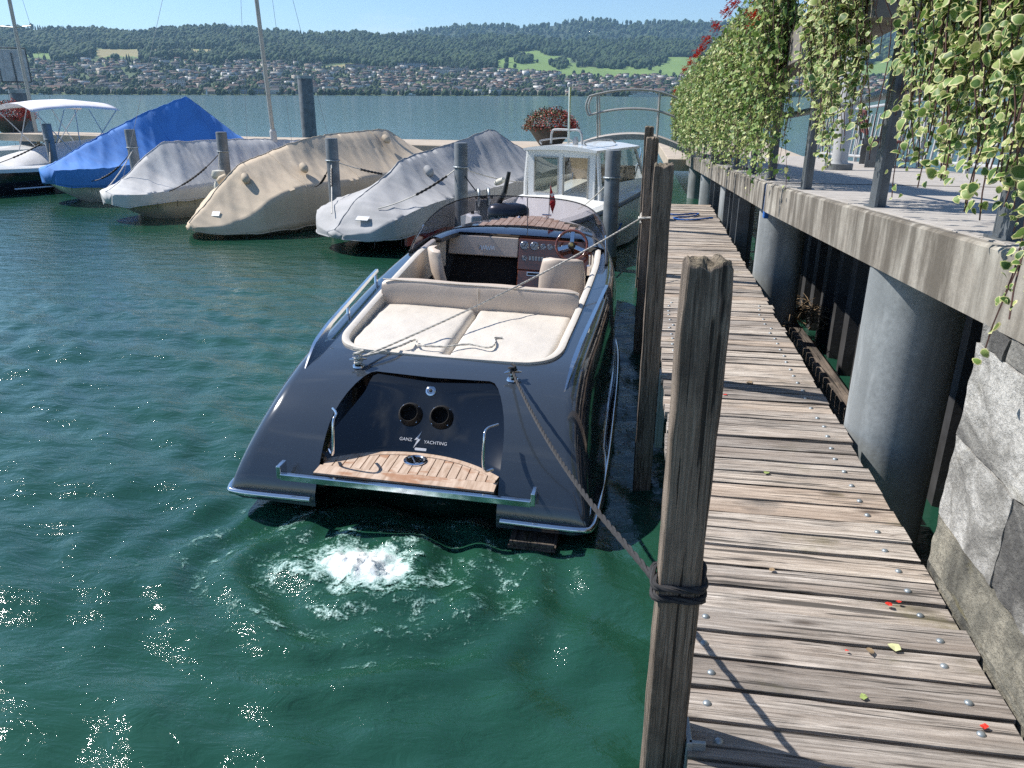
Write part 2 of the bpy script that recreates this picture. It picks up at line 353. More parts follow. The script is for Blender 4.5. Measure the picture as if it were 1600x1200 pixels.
def fast_mesh(name, V, F, smooth=True, tint=None, mi=None):
    me = bpy.data.meshes.new(name); k = F.shape[1]; nf = len(F)
    me.vertices.add(len(V)); me.vertices.foreach_set('co', V.astype(np.float32).ravel()); me.loops.add(nf*k); me.loops.foreach_set('vertex_index', F.ravel().astype(np.int32))
    me.polygons.add(nf); me.polygons.foreach_set('loop_start', np.arange(nf)*k)
    if smooth: me.polygons.foreach_set('use_smooth', [True]*nf)
    if mi is not None: me.polygons.foreach_set('material_index', mi.astype(np.int32))
    me.update(calc_edges=True)
    if tint is not None:
        at = me.attributes.new('tint', 'FLOAT', 'FACE'); at.data.foreach_set('value', tint.astype(np.float32))
    return me
def foam():
    """frothy upwelling: a lacy film of bubbles on the surface, with a boiling mound in the middle"""
    xs = np.arange(-1.75, 1.75, .016); ys = np.arange(-1.25, .62, .016); X, Y = np.meshgrid(xs, ys); Wz = wave_z(X+CH[0], Y+CH[1])
    hh = np.array([[max(0, mnoise.noise((x*11, y*11, 1.3)))+.8*max(0, mnoise.noise((x*26, y*26, 4)))+.12*mnoise.noise((x*60, y*60, 9)) for x in xs] for y in ys])
    rr = np.hypot(X/1.2, (Y-.02)/.85); Zz = Wz+.006+np.exp(-(rr/.20)**2)*(.015+.085*hh)
    ny, nx = X.shape; i = (np.arange(ny-1)[:, None]*nx+np.arange(nx-1)[None]).ravel(); F = np.stack([i, i+1, i+nx+1, i+nx], -1)
    m, n, b = new_mat('white_froth'); L_ = n.links.new; tc = nd(n, 'ShaderNodeTexCoord'); sp = nd(n, 'ShaderNodeSeparateXYZ'); L_(tc.outputs['Object'], sp.inputs[0])
    def mth(op, a, b_=None, c_=None):
        x = nd(n, 'ShaderNodeMath', operation=op)
        for k, v in enumerate((a, b_, c_)):
            if v is None: continue
            if hasattr(v, 'links'): L_(v, x.inputs[k])
            else: x.inputs[k].default_value = v
        return x.outputs[0]
    xx, yy_ = mth('MULTIPLY', sp.outputs[0], .85), mth('MULTIPLY', sp.outputs[1], 1.2)
    d = mth('SQRT', mth('ADD', mth('MULTIPLY', xx, xx), mth('MULTIPLY', yy_, yy_))); ang = mth('ARCTAN2', yy_, xx)
    cb = nd(n, 'ShaderNodeCombineXYZ'); L_(mth('MULTIPLY', d, 5.0), cb.inputs[0]); L_(mth('MULTIPLY', ang, 1.5), cb.inputs[1])
    arcs = noise(n, cb.outputs[0], 1.5, 5, .6, .4); lace = noise(n, tc.outputs['Object'], 13, 7, .72, .9); fine = noise(n, tc.outputs['Object'], 75, 3, .7)
    core = mth('MULTIPLY', mth('EXPONENT', mth('MULTIPLY', mth('MULTIPLY', d, d), -26.)), .52); out_ = mth('MULTIPLY', d, .085)
    f = mth('ADD', mth('ADD', mth('MULTIPLY', arcs, .55), mth('MULTIPLY', lace, .55)), mth('SUBTRACT', core, out_)); f = mth('ADD', f, mth('MULTIPLY', mth('SUBTRACT', fine, .5), .30))
    al = nd(n, 'ShaderNodeMapRange', interpolation_type='SMOOTHSTEP'); al.inputs['From Min'].default_value = .525; al.inputs['From Max'].default_value = .67; L_(f, al.inputs[0])
    edge = nd(n, 'ShaderNodeMapRange', interpolation_type='SMOOTHSTEP'); edge.inputs['From Min'].default_value = 1.35; edge.inputs['From Max'].default_value = .8; edge.inputs['To Min'].default_value = 0; edge.inputs['To Max'].default_value = 1; L_(d, edge.inputs[0])
    L_(mth('MULTIPLY', al.outputs[0], edge.outputs[0]), b.inputs['Alpha'])
    L_(ramp(n, f, [(.58, (.16, .36, .31)), (.72, (.55, .68, .66)), (.9, (.84, .88, .88))]), b.inputs['Base Color']); b.inputs['Roughness'].default_value = .35; bump(n, b, lace, .6, .02)
    o = link('churned_foam', fast_mesh('churned_foam', np.stack([X, Y, Zz], -1).reshape(-1, 3), F), m); o.location = (CH[0], CH[1], 0); tag(o, 'white bubbling foam churning in the water behind the grey motorboat', 'foam', kind='stuff')
foam()

# ------------------------------------------------------------------ far shore: hills, woods, town
D0, D1, D2 = 1900., 2900., 4300.
def px_az(px): return math.atan((px-800)/(1202*1.067))-yaw
def az_px(a): return 800+1202*1.067*np.tan(a+yaw)
RIDGE = ([-900, -300, 0, 100, 200, 330, 480, 560, 640, 760, 900, 1040, 1140, 1400, 2200], [96, 98, 104, 101, 99, 105, 99, 95, 93, 92, 90, 88, 90, 88, 85])
RIDGE2 = ([500, 600, 660, 720, 800, 850, 920, 960, 1050, 1140, 1400, 2200], [70, 88, 99, 106, 105, 109, 116, 112, 111, 114, 110, 100])
TOWN = ([-900, 0, 400, 560, 780, 900, 1140, 2200], [50, 52, 52, 45, 40, 33, 32, 32])     # rows above the shore where the town ends
def rows_to_el(rows, a): return rows/1371*np.cos(a+yaw)
def wob(x, s): return np.sin(x*s)+.6*np.sin(x*s*2.3+1)+.4*np.sin(x*s*5.1+2)
def terrain_h(a, d):
    px = az_px(a); rr = np.interp(px, *RIDGE)-6; tw = np.interp(px, *TOWN)
    t1 = np.clip((d-D0)/(D1-D0), 0, 1); t2 = np.clip((d-D1)/(D2-D1), 0, 1)
    rows = tw*(.12*t1+.88*t1**1.15)+(rr-tw)*t2**.9
    return d*np.tan(rows_to_el(rows, a))*(1+.02*wob(a*40+d*.002, 1.0)*t1)-np.clip((d-D2)/400, 0, 3)*55+.6
def rows_at(a, d): return np.tan(np.arctan2(terrain_h(a, d), d))*1371/np.cos(a+yaw)
def inmeadow(px, rows):
    y = 149-rows; w1 = 3*np.sin(px*.09)+2*np.sin(px*.23)
    g = ((px > 775) & (px < 890) & (y > 80+abs(px-832)*.22+w1*.6) & (y < 112)) | ((px > 870) & (px < 1110) & (y > 103+w1) & (y < 119)) | ((px > 1035) & (px < 1110) & (y > 89) & (y < 108)) | ((px > 1110) & (px < 1500) & (y > 96+w1) & (y < 117))
    g2 = ((px > 35) & (px < 92) & (y > 86) & (y < 93+w1*.4)) | ((px > 880) & (px < 960) & (y > 60.) & (y < 61)) | ((px > 575) & (px < 640) & (y > 66) & (y < 68))
    wh = ((px > 157) & (px < 226) & (y > 80) & (y < 91+w1*.3)) | ((px >= 226) & (px < 378) & (y > 79.5) & (y < 84.5)) | ((px > 505) & (px < 568) & (y > 100+abs(px-550)*.12) & (y < 106))
    return g | g2, wh
def make_hill():
    A = np.linspace(R(-58), R(38), 420); Dd = np.concatenate([np.linspace(D0-12, D1, 60), np.linspace(D1+25, D2+900, 70)])
    AA, DD = np.meshgrid(A, Dd); H = terrain_h(AA, DD); H[0] = -3; ny, nx = AA.shape
    V = np.stack([DD*np.sin(AA), DD*np.cos(AA), H], -1).reshape(-1, 3)
    i = (np.arange(ny-1)[:, None]*nx+np.arange(nx-1)[None]).ravel(); F = np.stack([i, i+1, i+nx+1, i+nx], -1)
    rows = rows_at(AA, DD); g, wh = inmeadow(az_px(AA), rows); t = np.where(wh, 1., np.where(g, .5, 0.)).reshape(-1)
    me = fast_mesh('hillside', V, F); at = me.attributes.new('cover', 'FLOAT', 'POINT'); at.data.foreach_set('value', t.astype(np.float32))
    m, n, b = new_mat('hillside_ground'); a = nd(n, 'ShaderNodeAttribute', attribute_name='cover')
    c = ramp(n, a.outputs['Fac'], [(.2, (.045, .075, .03)), (.42, (.17, .28, .06)), (.58, (.17, .28, .06)), (.8, (.36, .28, .14))])
    c = mixc(n, .35, c, ramp(n, noise(n, coords(n, rand=False), .012, 5), [(.3, (.05, .09, .03)), (.7, (.17, .22, .07))])); n.links.new(c, b.inputs['Base Color']); b.inputs['Roughness'].default_value = 1
    o = link('hillside', me, m); o['kind'] = 'structure'
    # farther ridge
    A = np.linspace(R(-22), R(38), 240); rows = np.interp(az_px(A), *RIDGE2)-3; rings = []
    for d, k in ((5000, .0), (5600, .6), (6100, .93), (6300, 1.0), (6800, .8)):
        h = d*np.tan(rows_to_el(rows*k+(0 if k else 20), A))+6*wob(A*60, 1); rings.append(np.stack([d*np.sin(A), d*np.cos(A), h], -1))
    nx = len(A); V = np.concatenate(rings); ny = len(rings); i = (np.arange(ny-1)[:, None]*nx+np.arange(nx-1)[None]).ravel(); F = np.stack([i, i+1, i+nx+1, i+nx], -1)
    o = link('far_hill', fast_mesh('far_hill', V, F), simple('far_forest_ground', (.035, .06, .03), 1, var=.3, scale=.01)); o['kind'] = 'structure'
make_hill()
TREE_MAT, n_, b_ = new_mat('mixed_forest'); 
_a = nd(n_, 'ShaderNodeAttribute', attribute_name='tint'); n_.links.new(ramp(n_, _a.outputs['Fac'], [(0, (.010, .026, .016)), (.45, (.024, .052, .022)), (.8, (.042, .08, .028)), (1, (.07, .10, .035))]), b_.inputs['Base Color']); b_.inputs['Roughness'].default_value = .95
def tree_templates():
    ico = bmesh.new(); bmesh.ops.create_icosphere(ico, subdivisions=2, radius=1); r = random.Random(4); out = []
    base = [v.co.copy() for v in ico.verts]; F = np.array([[v.index for v in f.verts] for f in ico.faces]); ico.free()
    for k in range(3):
        V = np.array([(c*(1+.42*mnoise.noise(c*1.9+Vector((k*9, 3, 1))))*1.0)[:] for c in base]); V[:, 2] = V[:, 2]*.62+.55; V[:, :2] *= .42; out.append((V, F))
    V = []; Fc = []
    for z0, z1, rr in ((.0, .5, .26), (.3, .78, .19), (.58, 1.08, .12)):
        s = len(V); V += [(rr*(1+.3*r.uniform(-1, 1))*math.cos(j*1.047), rr*math.sin(j*1.047), z0) for j in range(6)]+[(0, 0, z1)]; Fc += [(s+j, s+(j+1) % 6, s+6) for j in range(6)]
    out.append((np.array(V), np.array(Fc))); return out
TT = tree_templates()
def tree_mass(name, label, A, D, H, conifer, kind='stuff', zf=terrain_h, cat='trees'):
    V = []; F = []; T = []; off = 0
    for k in range(4):
        sel = np.where(conifer == k)[0]
        if len(sel) == 0: continue
        tv, tf = TT[k]; N = len(sel); h = H[sel]; ang = rng.uniform(0, 6.28, N); c, s = np.cos(ang), np.sin(ang)
        v = tv[None]*h[:, None, None]*np.array([1, 1, 1]); x = v[..., 0]*c[:, None]-v[..., 1]*s[:, None]; y = v[..., 0]*s[:, None]+v[..., 1]*c[:, None]
        P = np.stack([D[sel]*np.sin(A[sel]), D[sel]*np.cos(A[sel]), zf(A[sel], D[sel])-1], -1)
        v = np.stack([x, y, v[..., 2]], -1)+P[:, None]; V.append(v.reshape(-1, 3)); F.append((tf[None]+np.arange(N)[:, None, None]*len(tv)).reshape(-1, 3)+off); off += N*len(tv)
        T.append(np.repeat(np.clip(rng.normal(.2 if k == 3 else .55, .2, N), 0, 1), len(tf)))
    o = link(name, fast_mesh(name, np.concatenate(V), np.concatenate(F), False, np.concatenate(T)), TREE_MAT); return tag(o, label, cat, kind=kind)
def scatter_forest():
    N = 60000; a = rng.uniform(R(-46), R(24), N); d = D1-150+(D2-D1+150)*rng.uniform(0, 1, N)**1.1; px = az_px(a); rows = rows_at(a, d)
    g, wh = inmeadow(px, rows); g5, wh5 = inmeadow(px, rows+7); g |= g5; wh |= wh5; tw = np.interp(px, *TOWN); ok = ~g & ~wh & (rows > tw-1+4*np.sin(px*.05))
    a, d = a[ok][:21000], d[ok][:21000]; pt_ = np.sin(a*70+d*.004)+np.sin(d*.009-a*31)+.7*np.sin(a*190+d*.013); kind = np.where(rng.uniform(0, 1, len(a)) < np.clip(.4+.33*pt_, .03, .95), 3, rng.integers(0, 3, len(a)))
    h = rng.uniform(13, 25, len(a)); tree_mass('hillside_forest', 'dark mixed forest covering the upper hillside across the lake', a, d, h, kind)
    # hedgerow trees in the meadows
    N = 9000; a = rng.uniform(R(-13), R(12), N); d = rng.uniform(D0+250, D1+500, N); px = az_px(a); rows = rows_at(a, d); g, wh = inmeadow(px, rows); y = 149-rows
    clump = ((np.hypot((px-817)/14, (y-96)/4.5) < 1) | (np.hypot((px-955)/24, (y-101)/7) < 1) | (np.hypot((px-873)/12, (y-103)/6) < 1)) | (g & (rng.uniform(0, 1, N) < .012)); a, d = a[clump], d[clump]
    tree_mass('meadow_trees', 'dark clumps of trees standing in the light green meadow across the lake', a, d, rng.uniform(12, 24, len(a)), rng.integers(0, 3, len(a)))
    # trees on the far ridge
    N = 3500; a = rng.uniform(R(-18), R(24), N); d = rng.uniform(5500, 6320, N)
    def zf(a, d): return d*np.tan(rows_to_el((np.interp(az_px(a), *RIDGE2)-3)*np.interp(d, [5000, 5600, 6100, 6300], [.2, .6, .93, 1]), a))+6*wob(a*60, 1)
    tree_mass('far_ridge_forest', 'hazy blue-green forest on the farthest ridge', a, d, rng.uniform(20, 32, N), rng.integers(0, 4, N), zf=zf)
    # trees between the houses, taller row along the water
    N = 26000; a = rng.uniform(R(-46), R(20), N); d = D0+(D1-D0)*rng.uniform(0, 1, N); px = az_px(a); rows = rows_at(a, d); g, wh = inmeadow(px, rows); tw = np.interp(px, *TOWN)
    dens = .5+.5*np.sin(a*90+d*.01)*np.sin(d*.013+a*37); ok = ~g & ~wh & (rows < tw+3) & (rng.uniform(0, 1, N) < .25+.6*dens)
    a, d = a[ok][:7000], d[ok][:7000]; a2 = rng.uniform(R(-46), R(20), 420); d2 = rng.uniform(D0+3, D0+45, 420); a = np.concatenate([a, a2]); d = np.concatenate([d, d2])
    tree_mass('town_trees', 'garden trees scattered between the houses on the far shore', a, d, rng.uniform(5, 13, len(a)), np.where(rng.uniform(0, 1, len(a)) < .18, 3, rng.integers(0, 3, len(a))))
scatter_forest()

def house_mesh(k):
    r = random.Random(k); mb = MB(); w, l, h = r.uniform(9, 13), r.uniform(11, 18), r.uniform(6, 9.5); flat = k % 4 == 3
    if flat: w, l, h = r.uniform(11, 15), r.uniform(18, 32), r.uniform(9, 13)
    mb.box((0, 0, h/2-2), (l, w, h+4)); mb.cur = 1
    if flat: mb.box((0, 0, h+.25), (l+.8, w+.8, .5)); mb.box((l*.2, 0, h+1.3), (l*.25, w*.4, 1.8))
    else:
        e = .8; rh = w*r.uniform(.28, .42)
        mb.add([(-l/2-e, -w/2-e, h-.3), (l/2+e, -w/2-e, h-.3), (l/2+e, w/2+e, h-.3), (-l/2-e, w/2+e, h-.3), (-l/2-e, 0, h+rh), (l/2+e, 0, h+rh)], [(0, 1, 5, 4), (2, 3, 4, 5), (1, 2, 5), (3, 0, 4), (0, 3, 2, 1)])
        mb.box((l*.2, w*.15, h+rh*.9), (1, 1, 2.2))
    mb.cur = 2; nfl = int(h//2.9)
    for s in (-1, 1):
        for fl in range(nfl):
            for q in range(int(l//3)):
                mb.box((-l/2+1.7+q*3, s*(w/2+.03), 1.6+fl*2.9), (1.3, .06, 1.5))
    for s in (-1, 1):
        for fl in range(nfl):
            for q in range(int(w//3.4)): mb.box((s*(l/2+.03), -w/2+1.9+q*3.4, 1.6+fl*2.9), (.06, 1.3, 1.5))
    return mb.mesh('house')
WALLS = [simple('render_%d' % i, c, .9, 0, .08, .3) for i, c in enumerate([(.52, .50, .47), (.46, .41, .34), (.36, .35, .34), (.62, .61, .59), (.42, .35, .29)])]
ROOFS = [simple('roof_%d' % i, c, .9, 0, .2, .5) for i, c in enumerate([(.13, .095, .08), (.11, .105, .105), (.17, .105, .08), (.18, .17, .165)])]
def town():
    wm = M['dark_glass']; protos = []
    for k in range(16):
        me = house_mesh(k); [me.materials.append(x) for x in (WALLS[k*3 % 5], ROOFS[k % 4] if k % 4 != 3 else ROOFS[(k//4) % 2*2+1], wm)]; protos.append(me)
    spots = []; grid = {}; tries = 0
    while len(spots) < 1600 and tries < 90000:
        tries += 1; a = random.uniform(R(-45), R(16)); d = D0+25+(D1-D0-60)*random.random()**1.05; px = float(az_px(a)); rows = float(rows_at(a, d)); g, wh = inmeadow(np.array(px), np.array(rows))
        if g or wh or rows > np.interp(px, *TOWN)-1: continue
        c = .5+.5*math.sin(a*61+d*.006)*math.sin(d*.011+a*23)+.3*math.sin(a*140)
        if random.random() > .06+1.0*c*c: continue
        x, y = d*math.sin(a), d*math.cos(a); key = (int(x//19), int(y//19))
        if any((key[0]+i, key[1]+j) in grid for i in (-1, 0, 1) for j in (-1, 0, 1) if (i == 0 or j == 0)): continue
        grid[key] = 1; spots.append((d, a, x, y))
    spots.sort(); near = spots[:300]; rest = spots[300:]
    for i, (d, a, x, y) in enumerate(near):
        o = link('house', protos[random.randrange(16)]); o.location = (x, y, float(terrain_h(a, d))); o.rotation_euler = (0, 0, random.choice([0, math.pi/2])+random.gauss(.2, .3)-a); o.scale = [random.choice([.8, .9, 1, 1.1, 1.3])]*3
        tag(o, 'small pale house with a pitched or flat roof in the lakeside town opposite', 'house', 'houses of the town on the far shore')
    V = []; F = []; mi = []; off = 0; mats = WALLS+ROOFS+[wm]
    for d, a, x, y in rest:
        k = random.randrange(16); me = protos[k]; c = np.empty(len(me.vertices)*3); me.vertices.foreach_get('co', c); c = c.reshape(-1, 3); t = random.choice([0, math.pi/2])+random.gauss(.2, .3)-a
        co, s = math.cos(t), math.sin(t); c = c*random.choice([.75, .9, 1, 1.1, 1.3]); V.append(np.stack([c[:, 0]*co-c[:, 1]*s+x, c[:, 0]*s+c[:, 1]*co+y, c[:, 2]+float(terrain_h(a, d))], -1))
        ids = [mats.index(m) for m in me.materials]
        me.calc_loop_triangles()
        for t3 in me.loop_triangles:
            if t3.material_index == 2 and d > 2500: continue
            F.append([v+off for v in t3.vertices]); mi.append(ids[t3.material_index])
        off += len(c)
    o = link('town_houses', fast_mesh('town_houses', np.concatenate(V), np.array(F), False, None, np.array(mi)), mats); tag(o, 'mass of small distant houses climbing the slope above the far shore', 'houses', kind='stuff')
    # larger landmarks
    def block(name, label, px, rows_d, size, wall, roof, nx, nz, cat='building', rot=0.):
        a = px_az(px); d = rows_d; z = float(terrain_h(a, d)); t = empty(name, (d*math.sin(a), d*math.cos(a), z), -a+rot, label, cat); l, w, h = size
        MB().box((0, 0, h/2-3), (l, w, h+6)).build('wall', wall, t); MB().box((0, 0, h+.5), (l+1.5, w+1.5, 1)).build('roof', roof, t)
        me = MB().box((0, 0, 0), (l/nx*.55, .3, h/nz*.5)).mesh('window')
        for i in range(nx):
            for j in range(nz):
                o = link('window', me, wm, t); o.location = (-l/2+(i+.5)*l/nx, -w/2-.1, (j+.55)*h/nz)
    red = simple('terracotta_roof', (.42, .14, .08), .9); blu = simple('bluish_cladding', (.30, .36, .42), .7); org = simple('orange_render', (.55, .24, .08), .9)
    block('school_block', 'long building with flat salmon roof at the top of the town below the forest', 556, 2780, (62, 20, 17), WALLS[2], red, 12, 4)
    block('hall_block', 'pale building with an orange-red roof just right of the long school block', 588, 2790, (52, 18, 11), WALLS[3], red, 9, 2)
    block('clinic_block', 'low white wing with bright red roof in the upper town', 612, 2700, (60, 18, 12), WALLS[3], red, 10, 2)
    block('factory_block', 'long dark bluish block below the forest edge in the upper town', 640, 2860, (120, 20, 16), blu, ROOFS[1], 16, 3)
    block('apartment_slab', 'large white apartment slab standing above the lakeside roofs', 276, 2120, (42, 16, 20), WALLS[3], ROOFS[3], 9, 6)
    block('lakeside_warehouse', 'low wide pale blue building at the water edge left of the tall pile', 397, 1935, (60, 16, 11), blu, ROOFS[3], 10, 3)
    block('orange_house', 'bright orange house in the right part of the far town', 994, 2160, (20, 14, 15), org, ROOFS[0], 4, 4)
    block('terrace_block', 'long white terraced block high in the far town', 690, 2700, (80, 16, 15), WALLS[3], ROOFS[3], 14, 4)
    block('villa_block', 'white hillside apartment block beside the meadow edge', 720, 2740, (46, 16, 17), WALLS[0], ROOFS[3], 8, 4)
    block('shore_hotel', 'broad brownish hotel on the shore near the white ship', 985, 1930, (90, 18, 13), WALLS[1], ROOFS[2], 14, 3)
town()
def distant_boats():
    wp = M['white_paint']
    def at(px, d): a = px_az(px); return (d*math.sin(a), d*math.cos(a), 0), -a
    p, r = at(1006, 1840); t = empty('passenger_ship', p, r, 'long white passenger ship moored off the far shore', 'ship')
    mb = MB(); n = 14; rings = []
    for i in range(n): s = -1+2*i/(n-1); wd = 4.5*(1-abs(s)**3.5)+.05; rings.append([(s*36, -wd, 3.2), (s*35, -wd*.7, -.5), (s*35, wd*.7, -.5), (s*36, wd, 3.2)])
    mb.loft(rings).build('hull', wp, t); MB().box((0, 0, 4.6), (52, 7.5, 2.8)).build('lower_cabin', wp, t); MB().box((3, 0, 7.2), (38, 6.5, 2.4)).build('upper_cabin', wp, t)
    MB().box((12, 0, 9.6), (8, 5, 2.4)).build('bridge', wp, t); MB().cyl((-6, 0, 8), (-6, 0, 12), 1.2).build('funnel', M['pile'], t)
    for z, w2, c in ((4.8, 3.8, 48), (7.3, 3.3, 34)): MB().box((0 if z < 6 else 3, -w2, z), (c, .1, 1.1)).build('window_band', M['dark_glass'], t)
    for px, d, lab in ((323, 1500, 'tiny sailing boat with a single white sail near the far shore'),):
        p, r = at(px, d); t = empty('distant_sailboat', p, r, lab, 'sailboat'); MB().loft([[(-4, -.3, .9), (-4, 0, 0), (-4, .3, .9)], [(0, -1.2, .9), (0, 0, -.2), (0, 1.2, .9)], [(4, -.05, 1.1), (4, 0, 0), (4, .05, 1.1)]]).build('hull', wp, t)
        MB().add([(-3.4, 0, 1.6), (.4, .1, 1.6), (.3, 0, 13), (-3.4, .06, 1.6), (.4, .16, 1.6), (.3, .06, 13)], [(0, 1, 2), (3, 5, 4), (0, 3, 4, 1), (1, 4, 5, 2), (2, 5, 3, 0)]).build('sail', M['white_cloth'], t); MB().cyl((.45, 0, .5), (.45, 0, 13.4), .08, 6).build('mast', M['alu'], t)
    for px, d, lab in ((641, 1850, 'white excursion boat lying off the far shore'), (62, 1830, 'small white motorboat off the far shore at the left'), (262, 1800, 'small white motorboat near the far shore left of the sail')):
        p, r = at(px, d); t = empty('distant_motorboat', p, r, lab, 'boat'); s = 2.2 if 'excursion' in lab else 1
        MB().loft([[(-4*s, -1.2*s, 1.2*s), (-4*s, 0, -.2), (-4*s, 1.2*s, 1.2*s)], [(1*s, -1.3*s, 1.2*s), (1*s, 0, -.3), (1*s, 1.3*s, 1.2*s)], [(4.5*s, -.05, 1.5*s), (4.3*s, 0, 0), (4.5*s, .05, 1.5*s)]]).build('hull', wp, t); MB().box((-.5*s, 0, 1.8*s), (4*s, 1.8*s, 1.4*s), taper=.8).build('cabin', wp, t)
distant_boats()
# air between here and the hills
hb = MB().box((-500, 4600, 309), (15000, 10400, 622)); hz = hb.build('haze'); hz['kind'] = 'stuff'; tag(hz, 'thin blue summer haze over the lake', 'haze')
hm = bpy.data.materials.new('haze_air'); hm.use_nodes = True; hn = hm.node_tree; hn.nodes.clear(); ho = hn.nodes.new('ShaderNodeOutputMaterial'); pv = hn.nodes.new('ShaderNodeVolumePrincipled')
pv.inputs['Color'].default_value = (.42, .71, 1, 1); pv.inputs['Density'].default_value = 5.5e-5; pv.inputs['Anisotropy'].default_value = .2; hn.links.new(pv.outputs[0], ho.inputs['Volume']); hz.data.materials.append(hm)
# ------------------------------------------------------------------ wooden walkway
DZ = .85; DL, DR = .235, 1.245; PITCH = .1455
def rough_box(d, cuts, amp, seed, freq=6., wear=.006, top=None):
    """a box with uneven worn faces, centred on the origin"""
    bm = bmesh.new(); bmesh.ops.create_cube(bm, size=1); bmesh.ops.scale(bm, vec=d, verts=bm.verts)
    for ax in range(3):
        if cuts[ax]:
            es = [e for e in bm.edges if abs((e.verts[0].co-e.verts[1].co)[ax]) > d[ax]*.4/(1) and abs((e.verts[0].co-e.verts[1].co).normalized()[ax]) > .9]
            bmesh.ops.subdivide_edges(bm, edges=es, cuts=cuts[ax], use_grid_fill=True)
    for v in bm.verts:
        p = v.co*freq+Vector((seed*7.1, seed*3.3, seed)); v.co += Vector((mnoise.noise(p), mnoise.noise(p+Vector((9, 1, 4))), mnoise.noise(p+Vector((3, 8, 2)))))*amp
    if top: top(bm)
    me = bpy.data.meshes.new('rough'); bm.to_mesh(me); bm.free(); return me
walk = empty('plank_walkway', (DL, 0, DZ), 0, 'weathered wooden plank walkway beside the moored grey motorboat', 'walkway')
plank_meshes = []
for k in range(7):
    me = rough_box((DR-DL, PITCH-.016, .045), (9, 1, 0), .0035, k+1, 5.5); me.materials.append(M['plank']); plank_meshes.append(me)
bolt_me = MB().lathe([(.0, .0075), (.006, .007), (.0115, .004), (.0135, 0), (.0135, -.003)], n=14).mesh('bolt', 50); bolt_me.materials.append(M['galv'])
NPL = int((14.3-.4)/PITCH)
for i in range(NPL):
    y = .4+i*PITCH; o = link('plank', plank_meshes[i*5 % 7], None, walk)
    o.location = ((DR-DL)/2+random.gauss(0, .009), y, -.0225+random.gauss(0, .003)); o.rotation_euler = (random.gauss(0, .012), random.gauss(0, .002), random.gauss(0, .0035)+(math.pi if i % 2 else 0))
    if y < 7.2:
        for sx in (-.41, .385):
            b = link('bolt', bolt_me, None, o); fl = -1 if i % 2 else 1; b.location = (fl*sx+random.gauss(0, .004), random.gauss(0, .008), .0236)
for x in (.12, .9): MB().box((x, 7.35, -.125), (.09, 13.9, .15)).build('joist', M['dark_wood'], walk, bevel=.004)
for y in (1.95, 5.15, 8.4, 11.4): MB().box((.5, y, -.26), (1.05, .12, .12)).build('cross_beam', M['dark_wood'], walk, bevel=.004); MB().box((.93, y, -.9), (.12, .12, 1.3)).build('leg', M['dark_wood'], walk, bevel=.006)
# ---- square mooring posts
def worn_top(h, seed):
    def f(bm):
        for v in bm.verts:
            if v.co.z > h/2-.03:
                r = max(abs(v.co.x), abs(v.co.y)); v.co.z -= .020*mnoise.noise(Vector((v.co.x*45, v.co.y*16, seed)))+.012*mnoise.noise(Vector((v.co.x*110, v.co.y*40, seed)))+.25*max(0, r-.048)+(.016*math.exp(-((v.co.x+.005)/.010)**2) if v.co.y < -.03 else 0)
                v.co.x *= .965; v.co.y *= .965
    return f
end_grain = wood_mat('mossy_end_grain', 'z', (.05, .042, .03), (.13, .11, .075), (.22, .19, .13), moss=.9)
POSTS = [(.170, 1.86, 2.285, .112, 'thick weathered grey post in the foreground with a black rope tied round it', 3.), (.142, 5.08, 2.245, .125, 'second weathered square post along the walkway with a steel plate at its side', -1.),
         (.10, 8.32, 2.25, .125, 'third square mooring post along the walkway with a white rope looped round it', 1.), (.085, 11.3, 2.25, .125, 'farthest square mooring post beside the white cabin boat', 0.)]
for k, (x, y, zt, wd, lab, rz) in enumerate(POSTS):
    t = empty('mooring_post', (x, y, -1.2), R(rz), lab, 'post', 'square mooring posts along the walkway'); h = zt+1.2
    me = rough_box((wd, wd, h), (9, 9, 46), .0045, k+20, 7., top=worn_top(h, k))
    for p in me.polygons: p.use_smooth = True
    me.set_sharp_from_angle(angle=R(42)); me.materials.append(M['post']); me.materials.append(end_grain)
    for p in me.polygons:
        if p.normal.z > .5 and p.center.z > h/2-.1: p.material_index = 1
    o = link('timber', me, None, t); o.location = (0, 0, h/2)
    b = o.modifiers.new('bevel', 'BEVEL'); b.width = .006; b.segments = 2; b.limit_method = 'ANGLE'; b.angle_limit = R(60)
    MB().box((wd/2+.012, -.012, 1.80), (.018, .105, .55)).box((wd/2+.035, -.055, 1.80), (.05, .012, .55)).build('steel_plate', M['galv'], t, bevel=.002)
    for z in (1.62, 1.95): MB().lathe([(0, .012), (.011, .01), (.013, 0)], (wd/2+.021, .012, z), 10, 'x').build('plate_bolt', M['galv'], t)
# black mooring rope: boat cleat -> wrapped twice round the foreground post
# ------------------------------------------------------------------ ramp to the landing stage
def ramp_z(y): return (2.335-.062*y) if y < 8.4 else (2.335-.062*8.4-.050*(y-8.4))      # top surface of the slab
RX0, RX1 = 1.262, 4.6
rampo = empty('concrete_ramp', (2.9, 8, 0), 0, 'stained concrete ramp on steel columns sloping down to the landing stage', 'ramp')
def slab(y0, y1, th, name, mat, x0=RX0, x1=RX1, n=24):
    mb = MB(); rings = []
    for i in range(n+1):
        y = y0+(y1-y0)*i/n; z = ramp_z(y)
        j = .004*mnoise.noise((y*3, 1, 2)); rings.append([(x0-2.9+j, y-8, z-th), (x0-2.9+.004*mnoise.noise((y*5, 4, 2)), y-8, z-.012), (x0-2.9+.014, y-8, z), (x1-2.9, y-8, z), (x1-2.9, y-8, z-th)])
    mb.loft(rings); return mb.build(name, mat, rampo)
slab(-1.5, 8.30, .275, 'near_slab', M['concrete']); slab(8.42, 23.4, .265, 'far_slab', M['concrete'])
